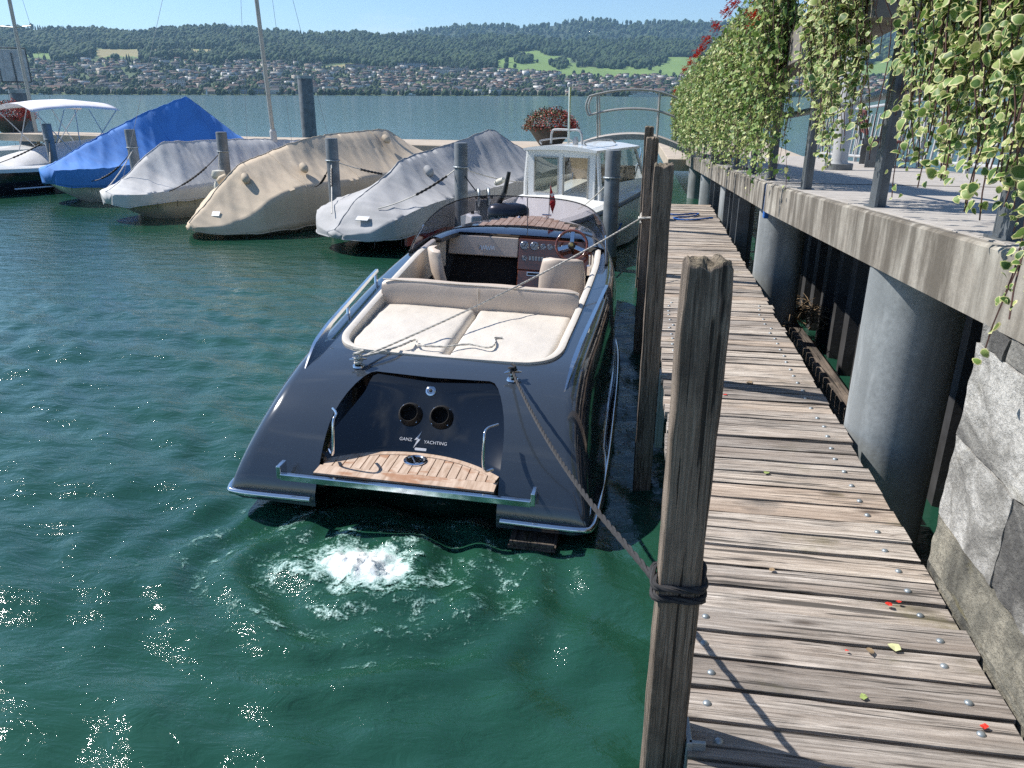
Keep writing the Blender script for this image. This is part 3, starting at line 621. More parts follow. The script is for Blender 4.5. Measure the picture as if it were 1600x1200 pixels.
slab_top = slab(-1.5, 8.29, .001, 'near_paving', M['concrete_top'], RX0+.05, RX1-.02); slab_top.location.z += .005
slab_top = slab(8.43, 23.3, .001, 'far_paving', M['concrete_top'], RX0+.05, RX1-.02); slab_top.location.z += .005
for i, (x, y) in enumerate([(1.523, 4.39), (1.56, 8.83), (1.56, 13.3), (1.56, 17.8), (1.56, 22.3), (4.2, 4.39), (4.2, 8.83), (4.2, 13.3), (4.2, 17.8)]):
    mb = MB(); zt = ramp_z(y)-.268; mb.lathe([(.252, -1.5), (.252, zt-.25), (.2525, zt-.012)], (0, 0, 0), 48); mb.v = [(a+x-2.9, b+y-8, c) for a, b, c in mb.v]; mb.build('steel_column', M['column'], rampo, smooth=40)
for y in (10.9, 12.0, 14.6): MB().box((1.40-2.9, y-8, .55), (.16, .16, 2.3)).box((1.40-2.9, y-8, .62), (.3, .02, 2.1)).build('steel_strut', M['rail_steel'], rampo, bevel=.003)
MB().cyl((1.36-2.9, 11.5-8, -1), (1.36-2.9, 11.5-8, ramp_z(11.5)-.27), .035).build('drain_pipe', M['galv'], rampo, smooth=40)
MB().box((1.30-2.9, 8.36-8, ramp_z(8.36)-.18), (.05, .09, .34)).build('blue_joint_pipe', M['rope_blue'], rampo, bevel=.01)
# sheet piling behind the columns
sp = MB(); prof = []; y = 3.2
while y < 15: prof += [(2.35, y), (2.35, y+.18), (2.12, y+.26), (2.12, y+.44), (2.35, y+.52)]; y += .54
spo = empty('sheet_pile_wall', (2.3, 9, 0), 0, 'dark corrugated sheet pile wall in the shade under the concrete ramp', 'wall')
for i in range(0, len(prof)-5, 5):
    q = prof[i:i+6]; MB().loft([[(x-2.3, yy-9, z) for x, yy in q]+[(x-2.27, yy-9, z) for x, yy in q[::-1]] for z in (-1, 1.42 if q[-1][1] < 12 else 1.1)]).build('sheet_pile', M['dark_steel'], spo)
tb = MB().box((0, 0, 0), (.14, 3.3, .22)).build('waler_timber', M['dark_wood'], bevel=.01); tb.location = (1.80, 7.55, .16); tb.rotation_euler = (0, 0, R(1)); tag(tb, 'low mossy timber beam lying at the water line beside the walkway', 'timber')
nest = MB(); rr = random.Random(5)
for k in range(230):
    a = rr.uniform(0, 6.28); e = rr.uniform(-.1, .7); l = rr.uniform(.12, .42); d = Vector((math.cos(a)*math.cos(e), math.sin(a)*math.cos(e), math.sin(e))); p = Vector((rr.gauss(0, .14), rr.gauss(0, .2), rr.uniform(0, .16)))
    nest.tube([p-d*l*.5, p+Vector((0, 0, .02)), p+d*l*.5], [.005, .004, .002], 4)
no = nest.build('reed_debris', M['twig']); no.location = (1.86, 8.9, .25); tag(no, 'tangle of dead reeds and twigs caught beside the steel column', 'debris', kind='stuff')
# ---- quay wall of rough stone blocks
qw = empty('quay_wall', (1.6, 1.5, 0), 0, 'rough stone block quay wall at the right edge of the walkway', 'wall')
for z0, z1, ys in ((-.6, .86, (-.6, 1.3, 2.955)), (.868, 1.075, (-.6, .7, 2.0, 2.95)), (1.083, 1.425, (-.6, 1.1, 2.45, 2.955)), (1.433, 1.80, (-.6, 1.6, 2.945)), (1.805, 1.885, (-.6, 1.3, 2.72, 2.93))):
    for a, b in zip(ys, ys[1:]):
        d = (.72, b-a-.008, z1-z0); me = rough_box(d, (4, max(6, int(d[1]/.025)), max(4, int(d[2]/.025))), .009, a*3+z0*7, 14.)
        for p in me.polygons: p.use_smooth = True
        me.set_sharp_from_angle(angle=R(50)); me.materials.append(M['stone'] if z0 > 1.0 else M['stone2']); o = link('stone_block', me, None, qw); o.location = (1.262+.36-1.6+(0 if z0 > .5 else .0), (a+b)/2-1.5, (z0+z1)/2)
MB().box((.3, 0, .6), (.62, 4.1, 2.2)).build('wall_core', M['concrete'], qw)
MB().box((1.5+1.2, -.55, .6), (2.3, 6, 2.3)).build('wall_backing', M['concrete'], qw)

# ------------------------------------------------------------------ railing with planters
rail = empty('ramp_railing', (1.37, 8, 0), 0, 'dark steel railing carrying flower boxes along the edge of the concrete ramp', 'railing')
PY = [1.6, 3.2, 4.92, 7.02, 8.9, 10.4, 12.2, 14.2, 16.3, 18.4, 20.5, 22.8]
for y in PY: MB().box((0, y-8, ramp_z(y)+.66), (.018, .125, 1.36)).box((.035, y-8, ramp_z(y)+.66), (.07, .018, 1.36)).build('post', M['rail_steel'], rail, bevel=.002); MB().box((.03, y-8, ramp_z(y)+.006), (.12, .17, .012)).build('foot_plate', M['rail_steel'], rail)
for h, r in ((1.08, .034), (.66, .03)): MB().tube([(.10, y-8, ramp_z(y)+h) for y in PY], r, 14).build('rail_tube', M['galv'], rail, smooth=50)
rail2 = empty('far_side_railing', (4.5, 8, 0), 0, 'pale lattice railing on the far side of the ramp', 'railing')
for y in np.arange(2, 23, 2.0): MB().box((0, y-8, ramp_z(y)+.55), (.06, .06, 1.1)).build('post', M['rail_white'], rail2)
for y in np.arange(2.2, 23, .28): MB().box((0, y-8, ramp_z(y)+.52), (.025, .05, .85), (R(14), 0, 0)).build('baluster', M['rail_white'], rail2)
for h in (1.08, .12): MB().tube([(0, y-8, ramp_z(y)+h) for y in (2, 8.4, 22.5)], .03, 10).build('rail_tube', M['rail_white'], rail2)
pc = empty('pale_column', (2.93, 12.6, ramp_z(12.6)), 0, 'round off-white column standing on the ramp behind the trailing leaves', 'column'); MB().lathe([(.13, .1), (.115, .14), (.11, 2.9)], n=32).build('shaft', M['rail_white'], pc, smooth=40); MB().lathe([(.2, 0), (.2, .1), (.13, .1)], n=32).build('base', M['pile'], pc)
bn = empty('park_bench', (4.0, 14.6, ramp_z(14.6)), R(80), 'red-brown slatted bench at the far side of the ramp', 'bench')
for i in range(3): MB().box((0, -.2+i*.15, .45), (1.5, .11, .035)).build('seat_slat', M['bench_red'], bn, bevel=.004); MB().box((0, .27+i*.03, .6+i*.14), (1.5, .03, .1), (R(-12), 0, 0)).build('back_slat', M['bench_red'], bn, bevel=.004)
for x in (-.6, .6): MB().box((x, 0, .22), (.05, .45, .44)).box((x, .3, .65), (.05, .04, .5), (R(-12), 0, 0)).build('leg', M['rail_steel'], bn)

# ------------------------------------------------------------------ trailing plants
LEAF, n_, b_ = new_mat('variegated_leaf'); _t = nd(n_, 'ShaderNodeAttribute', attribute_name='tint'); _g = nd(n_, 'ShaderNodeNewGeometry')
_c = ramp(n_, _t.outputs['Fac'], [(0, (.055, .12, .027)), (.25, (.14, .25, .055)), (.5, (.31, .40, .12)), (.75, (.52, .54, .22)), (1, (.70, .65, .36))]); n_.links.new(_c, b_.inputs['Base Color'])
b_.inputs['Roughness'].default_value = .5; b_.inputs['Specular IOR Level'].default_value = .4
_tr = nd(n_, 'ShaderNodeBsdfTranslucent'); n_.links.new(_c, _tr.inputs[0]); _mx = nd(n_, 'ShaderNodeMixShader'); _mx.inputs[0].default_value = .30; n_.links.new(b_.outputs[0], _mx.inputs[1]); n_.links.new(_tr.outputs[0], _mx.inputs[2]); n_.links.new(_mx.outputs[0], n_.nodes['Material Output'].inputs[0])
RIM = simple('cream_leaf_margin', (.56, .56, .30), .5, 0, .15, 30); GREENS = [simple('leaf_green_%d' % i, c, .45, 0, .25, 60) for i, c in enumerate([(.11, .22, .05), (.19, .30, .08), (.075, .165, .04), (.30, .37, .12)])]
def leaf_tpl(n=14, inner=.80):
    """ovate, toothed leaf folded along its midrib, stalk at x=0 and tip at x=1"""
    out = []; inn = []
    for j in range(n):
        a = 2*math.pi*j/n; ca, sa = -math.cos(a), math.sin(a); r = .5*(1+(.06 if j % 2 else -.045)); x = .5+r*ca*(1.12 if ca > .9 else 1.0); y = r*.84*sa*(1-.22*ca)
        def zz(x, y): return .22*abs(y)-.55*(x-.42)**2-.35*y*y
        out.append((x, y, zz(x, y)-.012)); xi, yi = .5+(x-.5)*inner, y*inner; inn.append((xi, yi, zz(xi, yi)))
    V = [(.5, 0, -.02)]+inn+out; F = [(0, 1+(j+1) % n, 1+j) for j in range(n)]; mi = [0]*n
    for j in range(n):
        k = (j+1) % n; F += [(1+j, 1+n+k, 1+n+j), (1+j, 1+k, 1+n+k)]; mi += [1, 1]
    return np.array(V), np.array(F), np.array(mi)
LT = leaf_tpl(); LS = (np.array([(0, 0, 0), (.45, .40, .05), (.45, -.40, .05), (1, 0, -.10), (.5, 0, -.03)]), np.array([(0, 2, 4), (0, 4, 1), (1, 4, 3), (4, 2, 3)]), np.zeros(4))
def frames(N, out_dir, droop):
    """random leaf orientations, blade roughly facing outwards"""
    t = rng.normal(0, 1, (N, 3)); t[:, 2] -= droop; t += np.array(out_dir)*.55; t /= np.linalg.norm(t, axis=1)[:, None]
    nn = rng.normal(0, .55, (N, 3))+np.array(out_dir)*.9+np.array([-.35, 0, .75]); nn -= t*(nn*t).sum(1)[:, None]; nn /= np.linalg.norm(nn, axis=1)[:, None]; b = np.cross(nn, t); return np.stack([t, b, nn], -1)
def vine_plant(name, label, y0, y1, nst, lmin, lmax, leaf, gap, bulge, mound, detail=False, group=None, seed=1, x0=1.27, top=1.32, zend=None, keep=1.0, parts=0, short=0):
    r = random.Random(seed); t = empty(name, (x0, (y0+y1)/2, ramp_z((y0+y1)/2)+top), 0, label, 'plant', group); org = Vector(t.location); stems = MB(); P = []
    for s in range(nst+short):
        y = r.uniform(y0, y1); z = ramp_z(y)+top; l = r.uniform(lmin, lmax) if s < nst else r.uniform(.3, .75); b = bulge*r.uniform(.35, 1.1); md = mound*r.uniform(.1, 1.0); dy = r.gauss(0, .10); ph = r.uniform(0, 6)
        pts = []; 
        n = max(5, int(l/.09)); 
        for i in range(n+1):
            q = i/n*l; up_ = md*math.sin(min(1., q/(.35+md))*math.pi*.5)*math.exp(-max(0, q-.35-md)*0); fall = max(0, q-(.30+md*.8)); outw = b*(1-math.exp(-q/.28))
            pts.append(Vector((x0-outw+.02*math.sin(q*7+ph)+(.10*min(1, fall) if fall > .4 else 0), y+dy*q+.03*math.sin(q*5+ph), z+up_-fall)))
        if zend is not None: pts = [p for p in pts if p.z > zend]
        if len(pts) < 3: continue
        stems.tube([p-org for p in pts], .0022 if not detail else .0028, 4, caps=False)
        d = 0.
        for a, c in zip(pts, pts[1:]):
            L_ = (c-a).length
            for k in range(max(1, int(L_/gap+r.random()))):
                if r.random() < keep: P.append(a.lerp(c, r.random())+Vector((r.gauss(0, .4), r.gauss(0, .5), r.gauss(0, .4)))*(leaf*.6+.03))
    stems.build('stems', M['stem'], t)['kind'] = 'stuff'
    P = np.array([p[:] for p in P]); N = len(P); Fm = frames(N, (-1, -.25, .1), .5); S = leaf*np.clip(rng.lognormal(-.05, .34, N), .4, 1.9); tint = np.clip(rng.normal(.38, .27, N), 0, 1)
    tv, tf, tm = LT if detail else LS; npart = 0
    if detail and parts:
        order = np.argsort(np.linalg.norm(P-np.array([0, 0, 2.65]), axis=1)/S); vis = [i for i in order if abs(math.atan2(P[i][0], P[i][1])-R(18)) < R(13)][:parts]; sel = set(vis); lm = []
        for g in range(4):
            me = fast_mesh('leaf', tv, tf, True, None, tm); me.materials.append(GREENS[g]); me.materials.append(RIM); lm.append(me)
        for i in vis:
            o = link('leaf', lm[int(tint[i]*3.99)], None, t); m4 = Matrix([list(Fm[i][0])+[0], list(Fm[i][1])+[0], list(Fm[i][2])+[0], [0, 0, 0, 1]]); m4.translation = Vector(P[i])-org; o.matrix_local = m4 @ Matrix.Scale(S[i], 4)
        rest = np.array([i for i in range(N) if i not in sel]); P, Fm, S, tint = P[rest], Fm[rest], S[rest], tint[rest]; N = len(P)
    V = (np.einsum('nij,kj->nki', Fm, tv)*S[:, None, None]+P[:, None]-np.array(org[:])).reshape(-1, 3); F = (tf[None]+np.arange(N)[:, None, None]*len(tv)).reshape(-1, 3)
    tt = np.repeat(tint, len(tf)); 
    if detail: tt = np.where(np.tile(tm, N) > 0, np.clip(tt*.3+.75, 0, 1), tt*.75)
    o = link('foliage', fast_mesh('foliage', V, F, True, tt), LEAF, t); o['kind'] = 'stuff'; return t
def planter(y0, y1, lab, grp=None):
    ym = (y0+y1)/2; t = empty('planter_box', (1.27, ym, ramp_z(ym)+1.12), 0, lab, 'planter', grp); t.rotation_euler = (-math.atan(.06), 0, 0); l = y1-y0
    MB().box((0, 0, .13), (.24, l, .012)).box((-.115, 0, .0), (.015, l, .26)).box((.115, 0, 0), (.015, l, .26)).box((0, -l/2, 0), (.22, .015, .26)).box((0, l/2, 0), (.22, .015, .26)).box((0, 0, -.125), (.22, l, .012)).build('box', M['planter'], t, bevel=.004)
    for y in (-l*.3, l*.3): MB().box((.06, y, -.09), (.16, .03, .02)).box((.13, y, .02), (.015, .03, .24)).build('bracket', M['rail_steel'], t)
def geranium(y, x, z, n, lab, seed, grp):
    r = random.Random(seed); mb = MB()
    for k in range(n):
        c = Vector((r.gauss(0, .035), r.gauss(0, .055), r.gauss(0, .035)))
        for j in range(5):
            a = j*1.257+r.random(); d = Vector((math.cos(a)*.7-.5, math.sin(a)*.8, math.sin(a*1.7)*.7)); u = d.cross(Vector((.2, .3, .9))).normalized()*.009
            p = c+d*.004; mb.add([p, p+d*.014+u, p+d*.024, p+d*.014-u], [(0, 1, 2), (0, 2, 3)])
    t = empty('geranium', (x, y, z), 0, lab, 'flower', grp); mb.build('petals', M['flower'], t)['kind'] = 'stuff'; MB().tube([(0, 0, 0), (.08, .0, -.06), (.16, .01, -.16)], .003, 5).build('stem', M['stem'], t)
GRP = 'trailing plants hanging from the railing flower boxes'
vine_plant('trailing_plant', 'large-leaved variegated trailing plant filling the upper right corner', 1.7, 3.5, 560, .7, 1.6, .029, .0165, .30, .42, True, GRP, 11, top=1.26, parts=300)
vine_plant('trailing_plant', 'sparse trailing plant with long thin bare stems beside the tall dark rail post', 3.6, 4.4, 12, .9, 1.6, .032, .045, .25, .3, True, GRP, 12, top=1.26, keep=.8)
vine_plant('trailing_plant', 'narrow leafy trailing plant hanging just right of the visible planter box', 4.7, 5.8, 190, .6, 1.5, .031, .020, .30, .45, True, GRP, 13, top=1.26, short=80)
vine_plant('trailing_plant', 'few long thin trailing strands reaching down over the concrete edge at the right', 1.9, 3.3, 14, 1.6, 2.1, .030, .034, .30, .42, True, GRP, 14, top=1.26)
planter(1.9, 3.5, 'grey flower box nearest the camera behind large variegated leaves', 'railing flower boxes'); planter(4.7, 5.8, 'grey flower box behind the narrow trailing plant', 'railing flower boxes'); planter(6.7, 7.7, 'grey flower box left bare between two trailing plants', 'railing flower boxes')
yy = 7.15; k = 0
while yy < 23.2:
    y2 = yy+1.25; dn = 1.0 if yy < 12 else .75
    vine_plant('trailing_plant', 'nearest dense trailing plant at the cut end of the long leafy curtain' if k == 0 else ('last trailing plant at the far tip of the long leafy curtain' if yy > 21.9 else 'dense variegated trailing plant in the long leafy curtain along the ramp'), yy, y2+.1, int(220*dn), .9, 1.75, .042 if yy < 12 else .050, .030 if yy < 12 else .042, .34+.012*(yy-7), .5, False, GRP, 30+k, top=1.28)
    planter(yy+.05, y2-.05, 'grey flower box hidden in the long leafy curtain', 'railing flower boxes')
    yy = y2; k += 1
for i, (y, dx, dz, n) in enumerate([(7.35, -.36, 1.70, 40), (7.5, -.36, 1.62, 36), (7.6, -.35, 1.42, 30), (8.6, -.36, 1.86, 30), (9.6, -.36, 1.84, 36), (10.4, -.36, 1.86, 36), (11.6, -.38, 1.86, 40), (13.0, -.40, 1.84, 46), (13.7, -.42, 1.80, 46), (14.5, -.44, 1.78, 46), (16, -.46, 1.8, 46), (17.5, -.48, 1.78, 50), (21.5, -.5, 1.60, 40), (22.2, -.5, 1.52, 40), (23.0, -.5, 1.36, 40)]):
    geranium(y, 1.27+dx, ramp_z(y)+dz, n, 'cluster of scarlet geranium flowers on the leafy curtain', 50+i, 'scarlet geraniums in the leafy curtain')
# fallen petals and leaves on the planks
pr = random.Random(9)
for i, (x, y, c, s) in enumerate([(1.02, 2.62, 'flower', .016), (1.06, 2.64, 'flower', .012), (1.13, 2.03, 'flower', .014), (.98, 1.80, 'flower', .026), (.80, 2.32, 'flower', .008), (.88, 2.33, 'dry', .018), (.97, 2.37, 'pale', .026), (.80, 2.10, 'yel', .016), (.62, 1.77, 'dry', .03), (1.02, 1.77, 'pale', .02), (.80, 5.0, 'dry', .03), (.62, 4.75, 'flower', .014), (.72, 3.66, 'yel', .016), (.62, 2.78, 'dry', .014)]):
    mb = MB(); n = 7; mb.add([(0, 0, .004)]+[(s*(.6+.5*pr.random())*math.cos(j*6.28/n), s*(.6+.5*pr.random())*math.sin(j*6.28/n), .001+.006*pr.random()) for j in range(n)], [(0, 1+j, 1+(j+1) % n) for j in range(n)])
    mm = {'flower': M['flower'], 'dry': M['twig'], 'pale': RIM, 'yel': GREENS[3]}[c]; o = mb.build('fallen_petal' if c == 'flower' else 'fallen_leaf', mm); o.location = (x, y, DZ+.006)
    tag(o, {'flower': 'small red petal lying on the walkway planks', 'dry': 'curled brown leaf lying on the walkway planks', 'pale': 'pale cream leaf lying on the walkway planks', 'yel': 'small yellow-green leaf lying on the walkway planks'}[c], 'petal' if c == 'flower' else 'leaf', 'fallen petals and leaves on the planks')
# ------------------------------------------------------------------ the grey motorboat
def text_mesh(txt, size, name, extrude=.001):
    cu = bpy.data.curves.new(name, 'FONT'); cu.body = txt; cu.size = size; cu.extrude = extrude; cu.align_x = 'CENTER'; cu.align_y = 'CENTER'
    o = bpy.data.objects.new(name, cu); COL.objects.link(o); dg = bpy.context.evaluated_depsgraph_get(); me = bpy.data.meshes.new_from_object(o.evaluated_get(dg))
    bpy.data.objects.remove(o); bpy.data.curves.remove(cu); return me
def boolean(o, cutters, op='DIFFERENCE'):
    for c in cutters:
        m = o.modifiers.new('b', 'BOOLEAN'); m.operation = op; m.solver = 'EXACT'; m.object = c
    dg = bpy.context.evaluated_depsgraph_get(); dg.update(); me = bpy.data.meshes.new_from_object(o.evaluated_get(dg)); o.modifiers.clear(); old = o.data; o.data = me
    for c in cutters: bpy.data.objects.remove(c)
    return o
BY = [-.06, 0, .12, .3, .55, .9, 1.4, 2.0, 3.0, 4.0, 4.8, 5.4, 5.9, 6.25, 6.45, 6.55]
WB = [1.195, 1.205, 1.215, 1.23, 1.25, 1.25, 1.25, 1.25, 1.25, 1.21, 1.08, .90, .64, .38, .18, .04]
WT = [1.20, 1.18, 1.14, 1.10, 1.08, 1.085, 1.11, 1.15, 1.19, 1.17, 1.06, .89, .66, .41, .21, .05]
ZD = [.17, .30, .47, .63, .755, .835, .875, .91, .97, 1.035, 1.08, 1.10, 1.09, 1.07, 1.04, 1.02]
ZB = [.125, .125, .125, .12, .11, .09, .06, .05, .05]+[.05, .06, .10, .18, .30, .42, .55]
def prof(y): return [float(catmull(BY, t, [y])[0]) for t in (WB, WT, ZD, ZB)]
def boat_section(y):
    wb, wt, zd, zb = prof(y); h = zd-zb; kd = min(1, max(.12, (y+.1)/1.0))*min(1, wb); half = [(0, zb-.42*kd), (wb*.55, zb-.26*kd), (wb*.93, zb-.02-.05*kd), (wb*1.0, zb), (wb*1.005, zb+.035)]
    p0 = Vector((wb*.985, zb+.045)); p3 = Vector((wt-.13*min(1, wt), zd)); p1 = Vector((wb+(wt-wb)*.45, zb+h*.55)); p2 = Vector((wt+.01, zd-.01*0))
    for k in range(1, 15):
        t = k/14; half.append(tuple(p0*(1-t)**3+p1*3*t*(1-t)**2+p2*3*t*t*(1-t)+p3*t**3))
    for k in (.66, .33, 0): half.append((p3.x*k, zd+.018*(1-k)))
    ring = [(x, y, z) for x, z in half]+[(-x, y, z) for x, z in half[-2:0:-1]]
    return ring
def deck_z(x, y):
    wb, wt, zd, zb = prof(y); return zd
def ganz():
    T = empty('motorboat', (-1.38, 4.25, 0), 0, 'dark grey open motorboat with cream sun pad moored along the walkway', 'motorboat'); T.rotation_euler = (0, R(1.7), 0)
    ys = sorted(set([round(v, 3) for v in list(np.linspace(-.06, .6, 16))+list(np.linspace(.6, 6.55, 50))]))
    hull = MB().loft([boat_section(y) for y in ys]).build('hull', M['paint'])
    # stern recess
    arch = []
    for a in np.linspace(0, math.pi/2, 9): arch.append((.41+.185*math.cos(a), .52+.28*math.sin(a)))
    arch = [(.62, -.8)]+[(.60, .30)]+arch+[(-x, z) for x, z in arch[::-1]]+[(-.60, .30), (-.62, -.8)]
    cut1 = MB().loft([[(x, y, z) for x, z in arch] for y in (-.6, .86)]).build('cut')
    out = [(x, y) for x, y in [(.52, .945), (.68, .975), (.79, 1.06), (.85, 1.22), (.87, 1.5), (.90, 2.0), (.93, 2.6), (.955, 3.2), (.97, 3.8), (.94, 4.4), (.83, 4.75), (.55, 4.93), (0, 5.0)]]
    spx = smooth_path([(x, y, 0) for x, y in [(0, .93)]+out], 5); poly = [(p.x, p.y) for p in spx]; poly = poly+[(-x, y) for x, y in poly[-2:0:-1]]
    cut2 = MB().prism(poly, .28, 1.6).build('cut')
    boolean(hull, [cut1, cut2]); me = hull.data; me.materials.clear(); me.materials.append(M['paint']); me.materials.append(M['floor_dark']); me.materials.append(M['paint_dark'])
    for p in me.polygons:
        c = p.center; p.use_smooth = True; p.material_index = 0
        if c.z < .29 and 1.0 < c.y < 5.05 and p.normal.z > .8: p.material_index = 1
        elif abs(c.x) < .63 and c.y < .87 and (abs(p.normal.z) < .2 or p.normal.z < 0) and abs(c.x) > .2 and c.z > 0 and p.normal.x*c.x < 0: p.material_index = 2
        elif abs(c.x) < .6 and c.y < .87 and p.normal.z < -.3 and c.z > .3: p.material_index = 2
    me.set_sharp_from_angle(angle=R(32)); hull.parent = T
    # dark gloss transom panel, curved in plan
    mb = MB(); nx, nz = 24, 10
    yb = lambda x, z: .34+.37*max(0, z-.36)/.44-.24*(x/.6)**2*max(.05, 1-(z-.36)/.36)
    hwz = lambda z: .605 if z < .52 else .422+.188*math.sqrt(max(0, 1-((z-.52)/.286)**2))
    g = [[(x, yb(x, z), z) for x in np.linspace(-hwz(z), hwz(z), nx)] for z in np.linspace(.2, .805, 26)]
    mb.loft(g, closed=False); mb.loft([[(x, y+.02, z) for x, y, z in r] for r in g], closed=False); mb.build('transom_panel', M['paint_dark'], T, smooth=60)
    # teak bathing platform: individual planks
    plat = MB(); 
    pl = empty('bathing_platform', (0, 0, 0)); pl.parent = T
    fx = lambda x: .335-.235*(abs(x)/.6)**2.2
    base = [(x, fx(x)-.004) for x in np.linspace(-.59, .59, 21)]+[(.59, -.10), (-.59, -.10)]; MB().prism(base, .30, .352).build('base_board', M['black'], pl)
    xs = np.linspace(-.575, .575, 19)
    for a, b in zip(xs, xs[1:]):
        m = (a+b)/2; y1 = min(fx(a), fx(b))-.055
        if y1 > .02: MB().prism([(a+.0035, .025), (b-.0035, .025), (b-.0035, fx(b)-.055), (a+.0035, fx(a)-.055)], .35, .362).build('teak_plank', M['teak'], pl)
    bord = [(x, fx(x)-.004) for x in np.linspace(-.585, .585, 25)]; inner = [(x*.985, fx(x)-.05) for x in np.linspace(-.585, .585, 25)]
    MB().prism(bord+inner[::-1], .35, .364).build('teak_border', M['teak'], pl); MB().prism([(-.588, -.095), (.588, -.095), (.588, .02), (-.588, .02)], .35, .364).build('teak_nosing', M['teak'], pl)
    dr = empty('platform_hatch', (0, .215, .366)); dr.parent = pl; dr = pl
    MB().lathe([(.078, 0), (.078, .006), (.062, .010), (.055, .004), (0, .002)], (0.0, .21, .364), 28).build('hatch_ring', M['chrome'], pl, smooth=35); MB().box((0, .21, .372), (.022, .11, .008), (0, 0, .5)).build('hatch_handle', M['chrome'], pl, bevel=.003)
    # chrome rubbing bar behind the platform and strips on the fins
    MB().box((.02, -.135, .335), (1.62, .035, .045)).box((-.80, -.10, .365), (.03, .10, .09)).box((.84, -.10, .365), (.03, .10, .09)).build('platform_bar', M['chrome'], T, bevel=.006)
    for s in (-1, 1):
        p = [(s*.63, -.075, .15), (s*.95, -.082, .15), (s*1.15, -.075, .15), (s*1.208, -.035, .15), (s*1.232, .15, .148), (s*1.262, .9, .12), (s*1.272, 2.0, .088), (s*1.27, 3.0, .085), (s*1.235, 3.95, .085), (s*1.10, 4.8, .095), (s*.92, 5.4, .13)]
        MB().tube(smooth_path(p, 5), .021, 8).build('rub_strip', M['chrome'], T, smooth=60)
        # handrails in the recess
        q = [(s*.555, .10 if s < 0 else .06, .44), (s*.50, .03, .45), (s*.495, .05, .66), (s*.50, .12, .69), (s*.555, .20, .69)]
        MB().tube(smooth_path(q, 5), .0095, 10).build('handrail', M['chrome'], T, smooth=60)
        # blade rails on the quarter
        bl = MB(); n = 40; ring = []
        for i in range(n):
            t = i/(n-1); y = .62+2.15*t; x = float(np.interp(t, [0, .1, .35, 1], [.93, .95, .99, 1.10])); zb = deck_z(x, y)-.030+.0*t; hgt = float(np.interp(t, [0, .12, .3, .9, 1], [.005, .075, .10, .105, .10])); th = float(np.interp(t, [0, .15, 1], [.004, .016, .014]))
            ztop = zb+hgt+.02; zbot = ztop-float(np.interp(t, [0, .12, .22, .3, 1], [.01, .09, .075, .030, .026]))
            ring.append([(s*(x-th), y, zbot), (s*(x+th), y, zbot), (s*(x+th*1.3), y, ztop-.004), (s*(x-th*.6), y, ztop)])
        bl.loft(ring); r_ = bl.build('blade_rail', M['chrome'], T, smooth=40)
        for y in (1.75, 2.70): x = float(np.interp((y-.62)/2.15, [0, .35, 1], [.93, .99, 1.10])); MB().tube([(s*(x-.015), y-.03, deck_z(x, y)-.04), (s*x, y, deck_z(x, y)+.07)], [.02, .012], 8).build('rail_foot', M['chrome'], r_)
        # cleats
        cl = empty('cleat', (s*.56, .72, .805)); cl.parent = T; MB().lathe([(.045, 0), (.04, .012), (.018, .02), (.016, .05), (0, .05)], n=18).build('cleat_base', M['chrome'], cl, smooth=40); MB().tube([(-.055, -.03, .055), (-.02, -.01, .062), (.02, .01, .062), (.055, .03, .055)], [.008, .014, .014, .008], 8).build('cleat_horn', M['chrome'], cl, smooth=50)
    # exhausts, filler cap, lettering
    for x in (-.115, .105):
        e = empty('exhaust', (x, yb(x, .565)-.004, .565)); e.parent = T; e.rotation_euler = (R(-38), 0, 0)
        MB().lathe([(.058, .0), (.058, .055), (.062, .06), (.082, .018), (.085, .004), (.085, 0)], (0, 0, 0), 28, 'y').build('flange', M['black'], e, smooth=40)
        mbx = MB().lathe([(0, .012), (.057, .012)], (0, 0, 0), 28, 'y').build('pipe_mouth', M['floor_dark'], e)
        for j in range(4): a = .785+j*1.57; MB().lathe([(0, .026), (.006, .024), (.007, .0)], (.076*math.cos(a), 0, .076*math.sin(a)), 8, 'y').build('bolt', M['chrome'], e)
    yf = yb(0, .71); f = empty('filler_cap', (0, yf-.004, .70)); f.parent = T; f.rotation_euler = (R(-38), 0, 0); MB().lathe([(.0, .02), (.018, .018), (.022, .012), (.026, .02), (.036, .016), (.04, 0)], (0, 0, 0), 24, 'y').build('cap', M['chrome'], f, smooth=30); MB().lathe([(0, .023), (.013, .021)], (0, 0, 0), 16, 'y').build('cap_centre', M['black'], f)
    rx = R(51)
    def letter(txt, x, z, size):
        o = link('lettering', text_mesh(txt, size, 'lettering'), M['text_white'], T); o.location = (x, yb(x, z)-.012, z); o.rotation_euler = (rx, 0, 0); return o
    letter('GANZ', -.115, .432, .032); letter('YACHTING', .095, .426, .032)
    bolt = MB().add([(.022, 0, .062), (-.022, 0, -.004), (.004, 0, .004), (-.022, 0, -.062), (.024, 0, .010), (-.002, 0, .004), (.022, .003, .062), (-.022, .003, -.004), (.004, .003, .004), (-.022, .003, -.062), (.024, .003, .010), (-.002, .003, .004)], [(0, 1, 2), (0, 2, 5), (3, 4, 5), (3, 5, 2), (6, 8, 7), (9, 11, 10)]).build('lightning_emblem', M['text_white'], T); bolt.location = (-.035, yb(0, .43)-.006, .432); bolt.rotation_euler = (rx-R(90), 0, 0)
    pt = MB().box((0, 0, 0), (.085, .004, .02)).build('name_plate', M['text_white'], T, bevel=.003); pt.location = (-.005, yb(0, .385)-.005, .378); pt.rotation_euler = (rx-R(90), 0, 0)
    # underwater trim tab
    MB().box((.85, -.07, .045), (.30, .25, .015)).box((.85, -.17, .065), (.28, .03, .03)).build('trim_tab', M['dark_wood'], T, bevel=.004); MB().box((.85, .02, .0), (.28, .2, .06)).build('tab_bracket', M['galv'], T)
